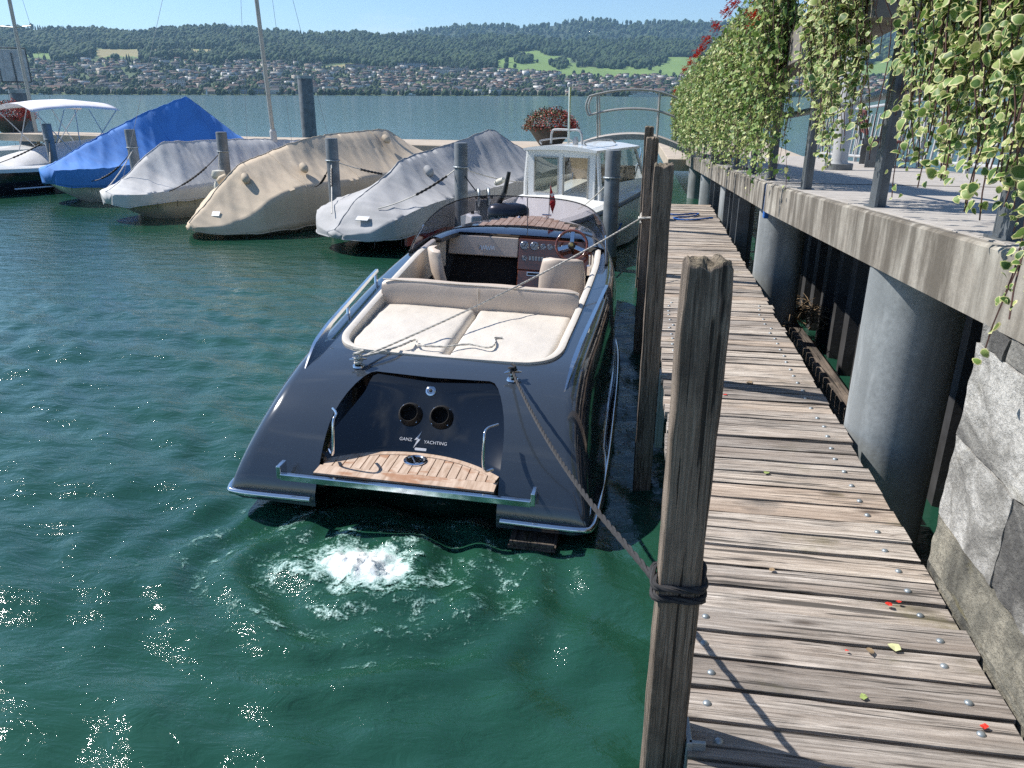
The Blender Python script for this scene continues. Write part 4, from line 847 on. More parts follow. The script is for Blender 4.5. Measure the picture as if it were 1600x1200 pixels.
    # cockpit: coaming, pads, backrest
    cz = lambda p: deck_z(p.x, p.y)
    loop = [Vector((x, y, 0)) for x, y in poly]
    ring = []; 
    for i, p in enumerate(loop):
        a, b = loop[i-1], loop[(i+1) % len(loop)]; nrm = Vector(((b-a).y, -(b-a).x, 0)).normalized(); z = cz(p)
        ring.append([p+nrm*.012+Vector((0, 0, z+.002)), p+nrm*.010+Vector((0, 0, z+.022)), p-nrm*.018+Vector((0, 0, z+.032)), p-nrm*.045+Vector((0, 0, z+.018)), p-nrm*.055+Vector((0, 0, z-.03)), p-nrm*.05+Vector((0, 0, z-.34)), p-nrm*.004+Vector((0, 0, z-.34))])
    aft = [r for r, p in zip(ring, loop) if p.y < 4.62]
    k0 = max(i for i in range(len(ring)) if loop[i].y < 4.62 and loop[i].x > 0); order = [i for i in list(range(k0+1, len(ring)))+list(range(0, k0+1)) if loop[i].y < 4.62]
    MB().loft([ring[i] for i in order]).build('coaming', M['leather'], T, smooth=50)
    def cushion(name, poly2, z0, z1, mat, par=T, puff=.018, n=14, tilt=0., seed=0):
        xs2 = [p[0] for p in poly2]; ys2 = [p[1] for p in poly2]; x0, x1, y0, y1 = min(xs2), max(xs2), min(ys2), max(ys2); mb = MB(); top = []; N = 26
        def lim(y):      # x-limits of polygon at y
            xsx = []
            for (ax, ay), (bx, by) in zip(poly2, poly2[1:]+poly2[:1]):
                if (ay-y)*(by-y) <= 0 and ay != by: xsx.append(ax+(bx-ax)*(y-ay)/(by-ay))
            return (min(xsx), max(xsx)) if len(xsx) >= 2 else (None, None)
        rows = []
        for j in range(N+1):
            y = y0+(y1-y0)*(.004+.992*j/N); a, b = lim(y)
            if a is None: continue
            row = []
            for i in range(N+1):
                u = i/N; x = a+(b-a)*u; ex = min(u, 1-u)*(b-a); ey = min(y-y0, y1-y); e = min(1, ex/.05)*1.0; e2 = min(1, ey/.05); q = math.sqrt(max(0, 1-(1-e)**2))*math.sqrt(max(0, 1-(1-e2)**2))
                row.append((x, y, z0+(z1-z0)*(.45+.55*q)+puff*math.sin(math.pi*u)*math.sin(math.pi*j/N)+.007*mnoise.noise((x*4+seed, y*7, .3))+.004*mnoise.noise((x*13+seed, y*5, 2.))+tilt*(y-y0)))
            rows.append(row)
        mb.loft(rows, closed=False); nr = len(rows); bot = [[(x, y, z0+tilt*(y-y0)) for x, y, z in r] for r in rows]; 
        edge = rows[0]+[r[-1] for r in rows[1:]]+rows[-1][::-1][1:]+[r[0] for r in rows[::-1]][1:-1]; mb.loft([edge, [(x, y, z0-.03) for x, y, z in edge]])
        return mb.build(name, mat, par, smooth=60)
    def inset(y): 
        i = np.interp(y, [.93, .96, 1.0, 1.07, 1.22, 1.5, 2.0, 2.3], [.42, .58, .68, .75, .80, .82, .845, .86]); return float(i)
    for s in (-1, 1):
        yl = list(np.linspace(0.99, 2.25, 24)); pol = [(s*.004, y) for y in (0.99, 2.25)]; pol = [(s*.004, 0.99), (s*.004, 2.25)]+[(s*inset(y), y) for y in yl[::-1]]
        if s < 0: pol = pol[::-1]
        cushion('sun_pad', pol, .70, .835, M['leather'], seed=s*5, tilt=.03)
    bk = MB(); secs = []
    for x in np.linspace(-.885, .885, 40):
        e = 1-.03*(abs(x)/.885)**16; dz = .004*math.sin(x*9); y0 = 2.235
        secs.append([(x, y0+.01, .80), (x, y0-.002, .90), (x, y0+.012, 1.045*e+dz), (x, y0+.035, 1.078*e+dz), (x, y0+.09, 1.085*e+dz), (x, y0+.125, 0.99*e+dz), (x, y0+.135, .95), (x, y0+.13, .5), (x, y0+.05, .5)])
    b_o = bk.loft(secs).build('pad_backrest', M['leather_tan'], T, smooth=50)
    MB().tube([(-.875, 2.265, 1.078), (0, 2.265, 1.078), (.875, 2.265, 1.07)], .006, 6).build('piping', M['leather'], b_o); MB().box((0.0, 2.236, .95), (.006, .012, .22)).build('seam', M['leather'], b_o)
    # seats
    def seat(name, loc, rz, mat, lean, lab=None):
        s = empty(name, loc, R(rz)); s.parent = T; mb = MB(); secs = []
        for k in range(13):
            t = k/12; z = t*.62; w = .245*(1-.08*t-.25*max(0, t-.75)**1.0*1.6); yb2 = -lean*z-.03*math.sin(t*3.1); th = .09*(1-.35*t); cv = .07
            ringp = [];
            for j in range(16):
                a = 2*math.pi*j/16; x = w*math.copysign(abs(math.cos(a))**.6, math.cos(a)); yv = th*.6*math.copysign(abs(math.sin(a))**.7, math.sin(a)); ringp.append((x, yb2+yv+cv*(x/w)**2, z if k < 12 else z-.01))
            secs.append(ringp)
        secs.append([(x*.7, y, .625) for x, y, z in secs[-1]]); mb.loft(secs).build('seat_back', mat, s, smooth=60)
        cb = MB(); secs = []
        for k in range(9):
            y = -.02+k/8*.5; w = .25; secs.append([(w*math.copysign(abs(math.cos(a))**.5, math.cos(a)), y, .02+.075*math.copysign(abs(math.sin(a))**.6, math.sin(a))) for a in np.linspace(0, 2*math.pi, 16, endpoint=False)])
        cb.loft(secs).build('seat_base', mat, s, smooth=60); MB().cyl((0, .2, -.25), (0, .2, 0), .05).build('pedestal', M['chrome'], s)
    seat('helm_seat', (.64, 3.30, .53), 0, M['leather_tan'], .10); seat('passenger_seat', (-.60, 3.62, .50), -70, M['leather_tan'], .30)
    # dashboard
    dash = empty('dashboard', (0, 4.62, .655)); dash.parent = T; rxd = R(-16)
    def dpanel(name, x0, x1, z0, z1, mat, dep=.04, y=0., cut=None):
        o = MB().box(((x0+x1)/2, y, (z0+z1)/2), (x1-x0, dep, z1-z0)).build(name, mat, dash, bevel=.012); o.rotation_euler = (rxd, 0, 0); return o
    dpanel('glovebox_panel', -.86, -.02, .20, .43, M['leather_tan']); dpanel('instrument_panel', -.015, .86, .06, .43, M['mahogany']); dpanel('centre_console', -.01, .32, -.30, .06, M['mahogany'], .04); dpanel('knee_panel', -.86, -.03, -.30, .19, M['floor_dark'], .02, .12)
    scr = MB().tube([(-.50+.20*t, -.004, .30+.022*math.sin(t*42)*(1.6 if t < .12 else 1)+.006*math.sin(t*17)) for t in np.linspace(0, 1, 90)], .0035, 5).build('chrome_script', M['chrome'], dash); scr.rotation_euler = (rxd, 0, 0); scr.location = (0, -.022, 0)
    def on(x, z, y=-.022): return (x, y*math.cos(rxd)-z*math.sin(rxd), y*math.sin(rxd)+z*math.cos(rxd))
    for x, z, r in ((.055, .345, .046), (.175, .345, .046), (.275, .345, .030), (.355, .345, .030), (.435, .345, .030), (.515, .345, .030), (.065, .20, .030), (.345, .20, .030)):
        gg = empty('gauge', on(x, z)); gg.parent = dash; gg.rotation_euler = (rxd, 0, 0); MB().lathe([(r*1.12, 0), (r*1.12, .008), (r, .012), (r*.97, .006)], (0, 0, 0), 26, 'y').build('bezel', M['chrome'], gg, smooth=40); MB().lathe([(0, .007), (r*.98, .007)], (0, 0, 0), 26, 'y').build('dial_face', M['dial'], gg)
        MB().box((.1*r, -.009, .25*r), (.006, .002, r*.9), (0, .5, 0)).build('needle', M['black'], gg)
    for i in range(5): o = MB().box((0, 0, 0), (.026, .02, .05)).build('switch', M['galv'], dash, bevel=.004); o.location = on(.135+i*.036, .20); o.rotation_euler = (rxd, 0, 0)
    o = MB().box((0, 0, 0), (.17, .02, .05)).build('radio', M['chrome'], dash, bevel=.004); o.location = on(.19, .02); o.rotation_euler = (rxd, 0, 0); o2 = MB().box((0, -.012, 0), (.15, .004, .03)).build('display', M['black'], o)
    MB().tube(smooth_path([on(.26, .02, -.03), on(.28, -.1, -.07), on(.31, -.28, -.05)], 5), .004, 5).build('charging_cable', M['rope_white'], dash)
    # steering wheel
    wh = empty('steering_wheel', (.63, 4.42, 1.08)); wh.parent = T; wh.rotation_euler = (R(-28), 0, 0)
    MB().tube([(.175*math.cos(a), 0, .175*math.sin(a)) for a in np.linspace(0, 2*math.pi, 40, endpoint=False)], .0145, 10, closed=True).build('rim', M['mahogany'], wh, smooth=60)
    for a in (R(90), R(200), R(-20)): MB().box((.085*math.cos(a), 0, .085*math.sin(a)), (.17, .006, .045), (0, -a, 0), ).build('spoke', M['chrome'], wh, bevel=.002)
    MB().lathe([(0, .025), (.03, .022), (.042, .01), (.045, 0)], (0, 0, 0), 24, 'y').build('hub', M['black'], wh, smooth=40); MB().lathe([(0, .029), (.02, .027)], (0, 0, 0), 18, 'y').build('emblem', simple('gold_badge', (.5, .36, .12), .3, .8), wh); MB().cyl((0, 0, 0), (0, .25, 0), .02).build('column', M['black'], wh)
    MB().box((.85, 4.2, .86), (.05, .08, .12)).cyl((.85, 4.2, .90), (.85, 4.15, 1.04), .012).build('throttle', M['chrome'], T, bevel=.01)
    # dash cowl, windscreen
    def ws(t, k):      # t 0..1 round the screen, k 0 base 1 top
        a = (t-.5)*2; s = math.copysign(1, a); q = abs(a); xb = 1.055*math.sin(min(1, q*1.0)*math.pi/2)**.9; ybs = 3.72+1.52*(1-q**2.6)
        zb = deck_z(0, min(6, ybs))+.012; hgt = .40*(1-q**3.2)**.75+.004; rake = .42*hgt+.10*hgt
        return Vector((s*(xb-.10*k*hgt*1.0), ybs-k*rake*(1-.3*q), zb+k*hgt))
    tt = np.linspace(0, 1, 61); rows = [[ws(t, k) for t in tt] for k in np.linspace(0, 1, 8)]
    gw = MB().loft(rows, closed=False).build('windscreen', M['smoked'], T, smooth=80); sol = gw.modifiers.new('s', 'SOLIDIFY'); sol.thickness = .006
    MB().tube([ws(t, 1.0) for t in tt], .007, 6).build('windscreen_edge', M['black'], gw); MB().tube([ws(t, 0)+Vector((0, 0, .0)) for t in tt], .018, 8).build('windscreen_base', M['black'], gw)
    for s in (0, 1): MB().tube([ws(s*.985+.0075, 0), ws(abs(s-.03), .9), ws(abs(s-.07), 1)], .010, 6).build('end_trim', M['chrome'], gw)
    cowl = []; 
    for t in np.linspace(.09, .91, 40):
        p = ws(t, 0); q = Vector((p.x*.82, min(p.y-.10, 4.70+.06*(1-abs(t-.5)*2)), 1.085)); cowl.append([p+Vector((0, 0, .004)), p.lerp(q, .5)+Vector((0, 0, .035)), q+Vector((0, -.0, .02)), q+Vector((0, .01, -.03)), p-Vector((0, 0, .04))])
    MB().loft(cowl).build('dash_cowl', M['paint_dark'], T, smooth=50)
    # teak foredeck planks and bow fittings
    fd = empty('foredeck', (0, 0, 0)); fd.parent = T
    for i in range(-9, 9):
        a, b = i*.085+.004, (i+1)*.085-.004; m = max(abs(a), abs(b)); yend = 6.15-1.35*(m/.80)**2.0; ystart = 5.32-.35*(m/.8)**2
        if yend-ystart > .12: MB().prism([(a, ystart), (b, ystart), (b, yend), (a, yend)], 1.118, 1.128).build('teak_plank', M['teak'], fd)
    MB().lathe([(.03, 0), (.03, .02), (.012, .03), (.012, .07), (0, .07)], (.16, 5.95, 1.10), 14).tube([(.10, 5.95, 1.175), (.22, 5.95, 1.175)], .012, 8).build('bow_cleat', M['chrome'], fd)
    MB().lathe([(.028, 0), (.028, .03), (.0, .06)], (-.2, 5.9, 1.10), 14).build('bow_light', M['chrome'], fd)
    MB().cyl((.02, 5.18, 1.06), (.02, 5.03, 1.50), .006, 8).build('antenna', M['chrome'], T)
    fg = empty('bow_flag', (.16, 6.2, 1.08)); fg.parent = T; MB().cyl((0, 0, 0), (0, .0, .50), .006, 8).build('staff', M['alu'], fg)
    fl = MB(); gx = [[(.005+.028*math.sin(j*.8)*i/4+.10*i/4*(.4+.06*j), -.02*math.sin(i*1.4+j), .46-.26*j/6-.05*i/4*1.0-.02*i) for i in range(5)] for j in range(7)]
    fl.loft(gx, closed=False).loft([[(x, y+.003, z) for x, y, z in r] for r in gx], closed=False).build('flag_cloth', M['red'], fg, smooth=80); MB().box((.035, -.022, .33), (.055, .004, .018), (0, .2, 0)).box((.035, -.0225, .33), (.018, .004, .055), (0, .2, 0)).build('white_cross', M['text_white'], fg)
    return T
BOAT = ganz()
def boat_pt(x, y, z): 
    a = R(1.7); return Vector((-1.38+x*math.cos(a)+z*math.sin(a), 4.25+y, -x*math.sin(a)+z*math.cos(a)))
# ---- mooring ropes of the grey boat
def rope(name, label, pts, r, mat, sub=6, laid=True):
    p = smooth_path(pts, sub) if sub else pts; mb = MB(); rope_mesh(mb, p, r) if laid else mb.tube(p, r, 6); return tag(mb.build(name, mat, smooth=70), label, 'rope')
cR, cL = boat_pt(.56, .72, .865), boat_pt(-.56, .72, .865)
px, py = .170, 1.86; hw = .056+.011
wrap = []; corners = [(-1, 1), (-1, -1), (1, -1), (1, 1)]
for k in range(0, 9):
    c = corners[k % 4]; wrap.append(Vector((px+c[0]*hw, py+c[1]*hw, 1.355+k*.0085+(.006 if k % 2 else 0))))
lead = hang(cR, wrap[0]+Vector((0, 0, .0)), .10, 12)
def rounded(w):
    o = []
    for a, b in zip(w, w[1:]): o += [a.lerp(b, .12), a.lerp(b, .5), a.lerp(b, .88)]
    return o
rope('mooring_rope', 'charcoal mooring rope from the stern cleat wrapped round the foreground post', lead[:-1]+rounded(wrap), .0105, M['rope_dark'], 2)
w2 = [Vector((px+c[0]*hw, py+c[1]*hw, 1.425-.008*(i % 2))) for i, c in enumerate(corners+corners[:1])]
kn = MB(); rope_mesh(kn, smooth_path([cR+Vector((.03*math.cos(t*2.6), .025*math.sin(t*2.6), -.045+.012*t)) for t in range(9)], 3), .009); tag(kn.build('rope_knot', M['rope_dark'], smooth=70), 'dark rope turns made fast on the right stern cleat', 'rope')
tie = Vector((.03, 8.30, 1.44)); ln = hang(cL, tie, .06, 14)
rope('mooring_rope', 'thin white rope stretched from the left stern cleat to the third post', ln, .0085, M['rope_white'], 0)
lp = [Vector((.10+.085*c[0], 8.32+.085*c[1], 1.44+.02*k*.5)) for k, c in enumerate(corners+corners[:1])]; rope('rope_loop', 'white rope loop round the third mooring post', rounded(lp)+[Vector((.03, 8.22, 1.40))], .011, M['rope_white'], 2)
kn = MB(); rope_mesh(kn, smooth_path([cL+Vector((.04*math.cos(t*2.4), .035*math.sin(t*2.4), -.05+.013*t)) for t in range(10)], 3), .011); tag(kn.build('rope_knot', M['rope_white'], smooth=70), 'white rope knotted over the left stern cleat', 'rope')
pz = lambda x, y: boat_pt(x, y, .875)
rope('loose_rope', 'loose end of white rope curling across the cream sun pad', [boat_pt(-.54, .74, .87), boat_pt(-.34, .95, .90), pz(-.28, 1.22), pz(-.22, 1.10), pz(-.02, 1.12), pz(.14, 1.22), pz(.30, 1.18), pz(.33, 1.30), pz(.30, 1.42), pz(.36, 1.45)], .009, M['rope_white'], 6)
rope('blue_rope', 'blue rope lying across the far end of the walkway', [(.30, 12.9, .87), (.6, 12.75, .865), (.95, 12.9, .87), (.85, 12.6, .865), (.55, 12.35, .87), (.75, 12.2, .865), (1.15, 12.45, .87)], .012, M['rope_blue'], 6)
# ------------------------------------------------------------------ harbour: piles, covered boats, breakwater
U = Vector((.44, .898, 0)); Vv = Vector((.898, -.44, 0)); URZ = math.atan2(U.y, U.x)-math.pi/2
PILES = [(-16.4, 20.2, 'steel pile between the black-hulled boat and the blue cover'), (-11.95, 17.45, 'steel pile between the blue cover and the silver-grey cover'), (-9.3, 16.7, 'steel pile with white fenders beside the silver-grey covered boat'), (-5.93, 14.72, 'steel pile between the tan and the slate-grey covered boats'), (-3.2, 13.85, 'steel pile between the slate-grey cover and the white cabin boat'), (-.42, 12.45, 'steel pile in front of the white cabin boat')]
for k, (x, y, lab) in enumerate(PILES):
    t = empty('steel_pile', (x, y, -1.5), 0, lab, 'pile', 'steel mooring piles in a row'); t.rotation_euler = (R(random.gauss(0, .6)), R(random.gauss(0, .6)), 0)
    mb = MB().lathe([(.118, 0), (.118, 3.345), (.112, 3.358), (0, 3.36)], n=28); mb.build('tube', M['pile'], t, smooth=40)
    MB().tube([(.13*math.cos(a), .13*math.sin(a), 2.95) for a in np.linspace(0, 6.283, 20, endpoint=False)], .014, 6, closed=True).build('chain_ring', M['galv'], t)
    MB().lathe([(.1185, 1.35), (.121, 1.5), (.1195, 1.72)], n=28).build('algae_band', M['dark_wood'], t, smooth=60)
def drape(name, M0, st, label, cat, cover, hullmat, hullst, seed, wr=.040, group=None, extra=None, ns=230, rz=URZ):
    """st: (t, half-width bottom, z bottom, half-width fold, z fold, ridge offset, z ridge, sag)"""
    T = empty(name, (M0[0], M0[1], 0), rz, label, cat, group); ts = [s[0] for s in st]; q = np.linspace(ts[0], ts[-1], ns); cols = [.35*catmull(ts, [s[k] for s in st], q)+.65*np.interp(q, ts, [s[k] for s in st]) for k in range(1, 8)]
    rings = []
    for i, y in enumerate(q):
        wb, zb, wf, zf, ro, zr, sag = [c[i] for c in cols]; half = []
        for k in range(6): t = k/6; half.append((wb+(wf-wb)*t, zb+(zf-zb)*t))
        for k in range(13): t = k/12; half.append((wf*(1-t)+ro*t*0, zf+(zr-zf)*t-sag*math.sin(math.pi*t)*(.6+.4*math.cos(y*3+seed))))
        full = [(x, z) for x, z in half]+[(-x, z) for x, z in half[-2::-1]]
        ring = []
        for j, (x, z) in enumerate(full):
            f = 1 if 2 < j < len(full)-3 else .35; sd = 1 if x > 0 else -1; hgt = abs(x)*.9
            def rdg(q): return 1-2.2*abs(mnoise.noise(q))
            fold = .55*rdg(Vector((y*2.6+hgt*1.4+seed*sd, hgt*.55, seed)))+.35*rdg(Vector((y*6.0-hgt*2.2, hgt*.8+seed, 3+sd)))+.18*mnoise.noise(Vector((y*14+hgt*5, hgt*3, seed)))
            d = wr*f*(fold+.5*mnoise.noise(Vector((x*1.7+seed, y*1.3, 2.)))); ring.append((x+d*sd*.8, y, z+d*.75+(.010*math.sin(y*9+seed)+.012*mnoise.noise(Vector((y*5, seed, sd))) if j in (0, len(full)-1) else 0)))
        rings.append(ring)
    mb = MB(); mb.loft(rings, closed=False); e0 = rings[0]; e1 = rings[-1]
    for e in (e0, e1):
        c = (sum(p[0] for p in e)/len(e), e[0][1], min(p[2] for p in e)); n0 = len(e); mb.add(list(e)+[c], [(i, i+1, n0) for i in range(n0-1)])
    o = mb.build('cover', cover, T, smooth=65)
    for fr in (.30, .52, .74): i = int(fr*(ns-1)); MB().tube([Vector(p)+Vector((0, 0, .004)) for p in rings[i]], .006, 5, caps=False).build('seam', cover, o)
    nj = len(rings[0]); MB().tube([Vector(r[nj//2])+Vector((0, 0, .004)) for r in rings[::3]], .007, 5).build('ridge_seam', cover, o)
    for j in (0, nj-1): MB().tube([Vector(r[j]) for r in rings[::3]], .011, 5).build('hem', cover, o)
    for i in range(8, ns-8, 14): p = Vector(rings[i][0]); MB().tube([p+Vector((.01, 0, .02)), p+Vector((-.02, 0, -.12))], .006, 4).build('lashing', M['rope_dark'], o)
    so = o.modifiers.new('s', 'SOLIDIFY'); so.thickness = .012
    hr = []
    for t, w, zt in hullst:
        k_ = max(0., min(1., 1-(t-hullst[0][0])/1.6)); o1, o2 = .35*k_, 1.0*k_
        hr.append([(-w, t, zt), (-w*.95, t+o1, zt*.5), (-w*.66, t+o2, -.12), (0, t+o2*1.1, -.35), (w*.66, t+o2, -.12), (w*.95, t+o1, zt*.5), (w, t, zt)])
    q2 = np.linspace(0, len(hr)-1, 30); rr = []
    for a in q2: i = min(len(hr)-2, int(a)); f = a-i; rr.append([tuple(Vector(p).lerp(Vector(r), f)) for p, r in zip(hr[i], hr[i+1])])
    MB().loft(rr).build('hull', hullmat, T, smooth=50); return T
def cover_vent(T, cover, pts):
    for x, y, z, rx in pts:
        o = MB().lathe([(.07, 0), (.085, .12), (.055, .2), (0, .22)], n=14).build('cover_vent', cover, T, smooth=60); o.location = (x, y, z); o.rotation_euler = (R(120), 0, R(rx))
tan = drape('covered_boat', (-7.6, 15.7), [(-2.12, .10, .16, .12, .22, 0, .30, 0), (-1.75, .62, .10, .55, .25, 0, .58, .0), (-1.3, .98, .10, .88, .45, 0, .98, .03), (-.88, 1.08, .10, 1.02, .72, 0, 1.29, .05), (-.4, 1.12, .10, 1.09, .86, 0, 1.42, .06), (.4, 1.14, .12, 1.12, .90, 0, 1.63, .10), (1.3, 1.15, .14, 1.14, .92, 0, 1.78, .12), (2.5, 1.14, .2, 1.13, .95, 0, 1.82, .12), (3.4, 1.1, .25, 1.08, 1.05, 0, 1.85, .06), (4.3, 1.05, .3, 1.0, 1.12, 0, 1.40, .04), (4.6, 1.0, .3, .96, 1.05, 0, 1.2, .02)],
            'tan canvas covered boat with small cloth vents and a long ridge', 'boat', M['tan_cloth'], M['cream_hull'], [(-1.9, .2, .2), (-1.2, .85, .2), (0, 1.08, .22), (2, 1.1, .25), (4.6, 1.0, .3)], 3.1)
cover_vent(tan, M['tan_cloth'], [(.28, -.95, 1.13, 60), (.72, .15, 1.28, 70), (.35, 2.95, 1.72, 80), (-.25, -1.0, 1.08, -30)])
MB().box((.30, -1.72, .47), (.16, .01, .10), (R(-42), 0, R(25))).build('label_patch', M['text_white'], tan)
dark = drape('covered_boat', (-4.55, 14.25), [(-1.52, .15, .28, .16, .34, 0, .40, 0), (-1.32, .72, .26, .68, .42, 0, .58, 0), (-1.02, 1.0, .30, .98, .62, 0, .86, .02), (-.4, 1.1, .34, 1.08, .78, 0, 1.12, .05), (.2, 1.1, .36, 1.09, .84, 0, 1.47, .10), (.42, 1.1, .36, 1.09, .85, 0, 1.53, .12), (1.2, 1.1, .38, 1.1, .90, 0, 1.62, .16), (2.2, 1.1, .42, 1.1, .97, 0, 1.79, .20), (3.1, 1.08, .45, 1.07, 1.04, 0, 1.95, .22), (3.9, 1.0, .5, .98, 1.10, 0, 1.62, .10), (4.6, .9, .5, .88, 1.1, 0, 1.36, .03)],
             'slate grey covered boat with a dark hull and pointed cover peak', 'boat', M['dark_cloth'], M['black_hull'], [(-1.4, .15, .40), (-1.05, .75, .42), (0, 1.04, .45), (2, 1.06, .5), (4.6, .88, .55)], 6.7)
MB().loft([[(w+.015, t, z) for z in (.12, .42)]+[(w-.05, t, z) for z in (.42, .12)] for t, w in ((-.7, .92), (-.2, 1.0), (.6, 1.045), (2.0, 1.06))]).build('red_side_band', M['red_hull'], dark)
cover_vent(dark, M['dark_cloth'], [(.35, .55, 1.35, 70)]); MB().box((.42, -1.25, .63), (.24, .01, .11), (R(-62), 0, R(15))).build('label_patch', M['text_white'], dark)
grey = drape('covered_sailboat', (-10.6, 17.0), [(-1.78, .15, .40, .2, .60, 0, .64, 0), (-1.62, .5, .32, .55, .6, 0, .72, 0), (-1.32, .78, .40, .80, .62, 0, .92, .0), (-.9, .95, .42, .95, .66, 0, 1.22, .04), (-.3, 1.02, .43, 1.02, .67, 0, 1.60, .06), (.4, 1.03, .42, 1.03, .68, 0, 1.61, .05), (1.5, 1.03, .42, 1.03, .7, 0, 1.60, .06), (3, 1.0, .45, 1, .74, 0, 1.53, .06), (4.2, .85, .5, .85, .8, 0, 1.45, .04), (4.8, .6, .5, .6, .8, 0, 1.2, .02)],
             'silver-grey covered sailing boat with a bare mast and cream hull', 'sailboat', M['grey_cloth'], M['cream_hull'], [(-1.65, .2, .48), (-1.1, .75, .48), (0, 1.0, .48), (2.5, 1.0, .5), (4.8, .55, .55)], 9.3)
mast = empty('mast', (0, 2.8, 1.3)); mast.parent = grey; mast.rotation_euler = (0, R(-2.2), 0); MB().tube([(0, 0, -.6), (0, 0, 9)], [.055, .045], 12).build('mast_tube', M['alu'], mast, smooth=50); MB().lathe([(.085, .0), (.085, .45), (.06, .5)], n=14).build('mast_boot', M['grey_cloth'], mast); 
MB().tube([(-.62, -.1, 3.62), (0, 0, 3.52), (.55, .05, 3.62)], .012, 6).build('spreader', M['alu'], mast)
for x, y, z in ((-.95, -.2, -.5), (.95, -.2, -.5), (0, -4.3, -.7), (0, 2.0, -.5)): MB().tube([(x, y, z), (x*.62 if y > -1 and abs(x) > .5 else 0, 0 if y > -1 else 0, 3.62 if abs(x) > .5 else 8.9)] + ([(0, 0, 8.9)] if abs(x) > .5 else []), .0045, 4).build('stay', M['wire'], mast)
blue = drape('covered_boat', (-14.2, 18.8), [(-1.12, .35, .50, .4, .84, 0, .90, 0), (-.9, .7, .45, .74, .86, 0, .98, .0), (-.45, 1.0, .43, 1.07, .88, 0, 1.22, .05), (.3, 1.12, .42, 1.12, .9, 0, 1.56, .08), (1.6, 1.15, .42, 1.15, .98, 0, 2.08, .12), (2.6, 1.15, .45, 1.15, 1.04, 0, 2.42, .12), (3.02, 1.15, .62, 1.15, 1.06, 0, 2.55, .10), (3.15, 1.15, .62, 1.15, 1.06, 0, 2.5, .02), (4.6, 1.12, .7, 1.1, 1.1, 0, 1.45, .0), (4.75, 1.0, .7, 1.0, 1.1, 0, 1.3, .0)],
             'boat under a royal blue tent-shaped canvas cover', 'boat', M['blue_cloth'], M['white_paint'], [(-1.1, .25, .58), (-.7, .68, .52), (0, .98, .5), (2, 1.05, .5), (4.7, 1.0, .6)], 12.9, wr=.045)
# black hulled boat with bimini
bb = empty('bimini_boat', (-17.6, 20.6, 0), URZ, 'black-hulled boat with white deck and white bimini at the left edge', 'boat')
hr = [[(-w, t, zt), (-w*1.0, t, zt-.12), (-w*.97, t, .25), (-w*.8, t, -.1), (0, t, -.35), (w*.8, t, -.1), (w*.97, t, .25), (w, t, zt-.12), (w, t, zt)] for t, w, zt in ((-2.4, .35, .72), (-1.9, .75, .70), (-1.0, 1.02, .68), (0, 1.1, .66), (2, 1.12, .66), (4.3, 1.08, .70))]
MB().loft(hr).build('hull', M['black_hull'], bb, smooth=40)
MB().loft([[(-w-.03, t, zt-.10), (-w-.035, t, zt), (-w*.9, t, zt+.06), (w*.9, t, zt+.06), (w+.035, t, zt), (w+.03, t, zt-.10)] for t, w, zt in ((-2.42, .36, .74), (-1.9, .76, .72), (-1.0, 1.03, .70), (0, 1.11, .68), (2, 1.13, .68), (4.3, 1.09, .72))]).build('deck', M['white_paint'], bb, smooth=40)
MB().tube([(1.03, -.9, .16), (1.105, 0, .16), (1.12, 2, .17), (1.09, 4.2, .18)], .022, 6).build('stripe', M['text_white'], bb)
tp = []
for i in range(24):
    y = -.9+4.6*i/23; h = float(np.interp(y, [-.9, -.3, .8, 2, 3.7], [.05, .3, .52, .62, .5])); tp.append([(x, y, .72+h*(1-abs(x/1.0)**2.2)+.025*mnoise.noise((x*3, y*3, 2))) for x in np.linspace(-1.02, 1.02, 18)])
ct = MB().loft(tp, closed=False).build('cockpit_cover', M['grey_cloth'], bb, smooth=60); ct.modifiers.new('s', 'SOLIDIFY').thickness = .01
can = []
for i in range(16):
    y = -.1+2.5*i/15; can.append([(x, y, 2.38+.10*math.sin(math.pi*i/15)-.16*(x/1.15)**2-.05*abs(x/1.15)**6+.02*mnoise.noise((x*2, y*2, 6))) for x in np.linspace(-1.15, 1.15, 14)])
cn_ = MB().loft(can, closed=False).build('bimini_canvas', M['white_cloth'], bb, smooth=60); cn_.modifiers.new('s', 'SOLIDIFY').thickness = .012
for s in (-1, 1):
    for y0, y1 in ((1.1, -.05), (1.1, 1.1), (1.1, 2.35), (2.2, 1.5), (.2, .8)): MB().tube([(s*1.03, y0, .75), (s*1.12, y1, 2.22)], .014, 6).build('bimini_pole', M['rail_white'], bb)
# sailing mast of a boat behind it
sm = empty('bare_mast', (-20.9, 25.2, 0), 0, 'tall bare aluminium mast at the left edge behind the bimini', 'mast'); MB().tube([(0, 0, .2), (0, 0, 9)], .06, 12).build('mast_tube', M['alu'], sm, smooth=50); MB().tube([(-.6, 0, 4.75), (0, 0, 4.7), (.6, 0, 4.75)], .014, 6).build('spreader', M['alu'], sm)
for x in (-.95, .95): MB().tube([(x, 0, .6), (x*.63, 0, 4.75), (0, 0, 9)], .005, 4).build('stay', M['wire'], sm)
hs = MB().loft([[(-w, t, .9), (-w*.8, t, 0), (0, t, -.3), (w*.8, t, 0), (w, t, .9), (0, t, 1.0)] for t, w in ((-2.5, .1), (-1.2, .8), (.5, 1.0), (3, .7))]).build('hull', M['white_paint'], sm, smooth=40)

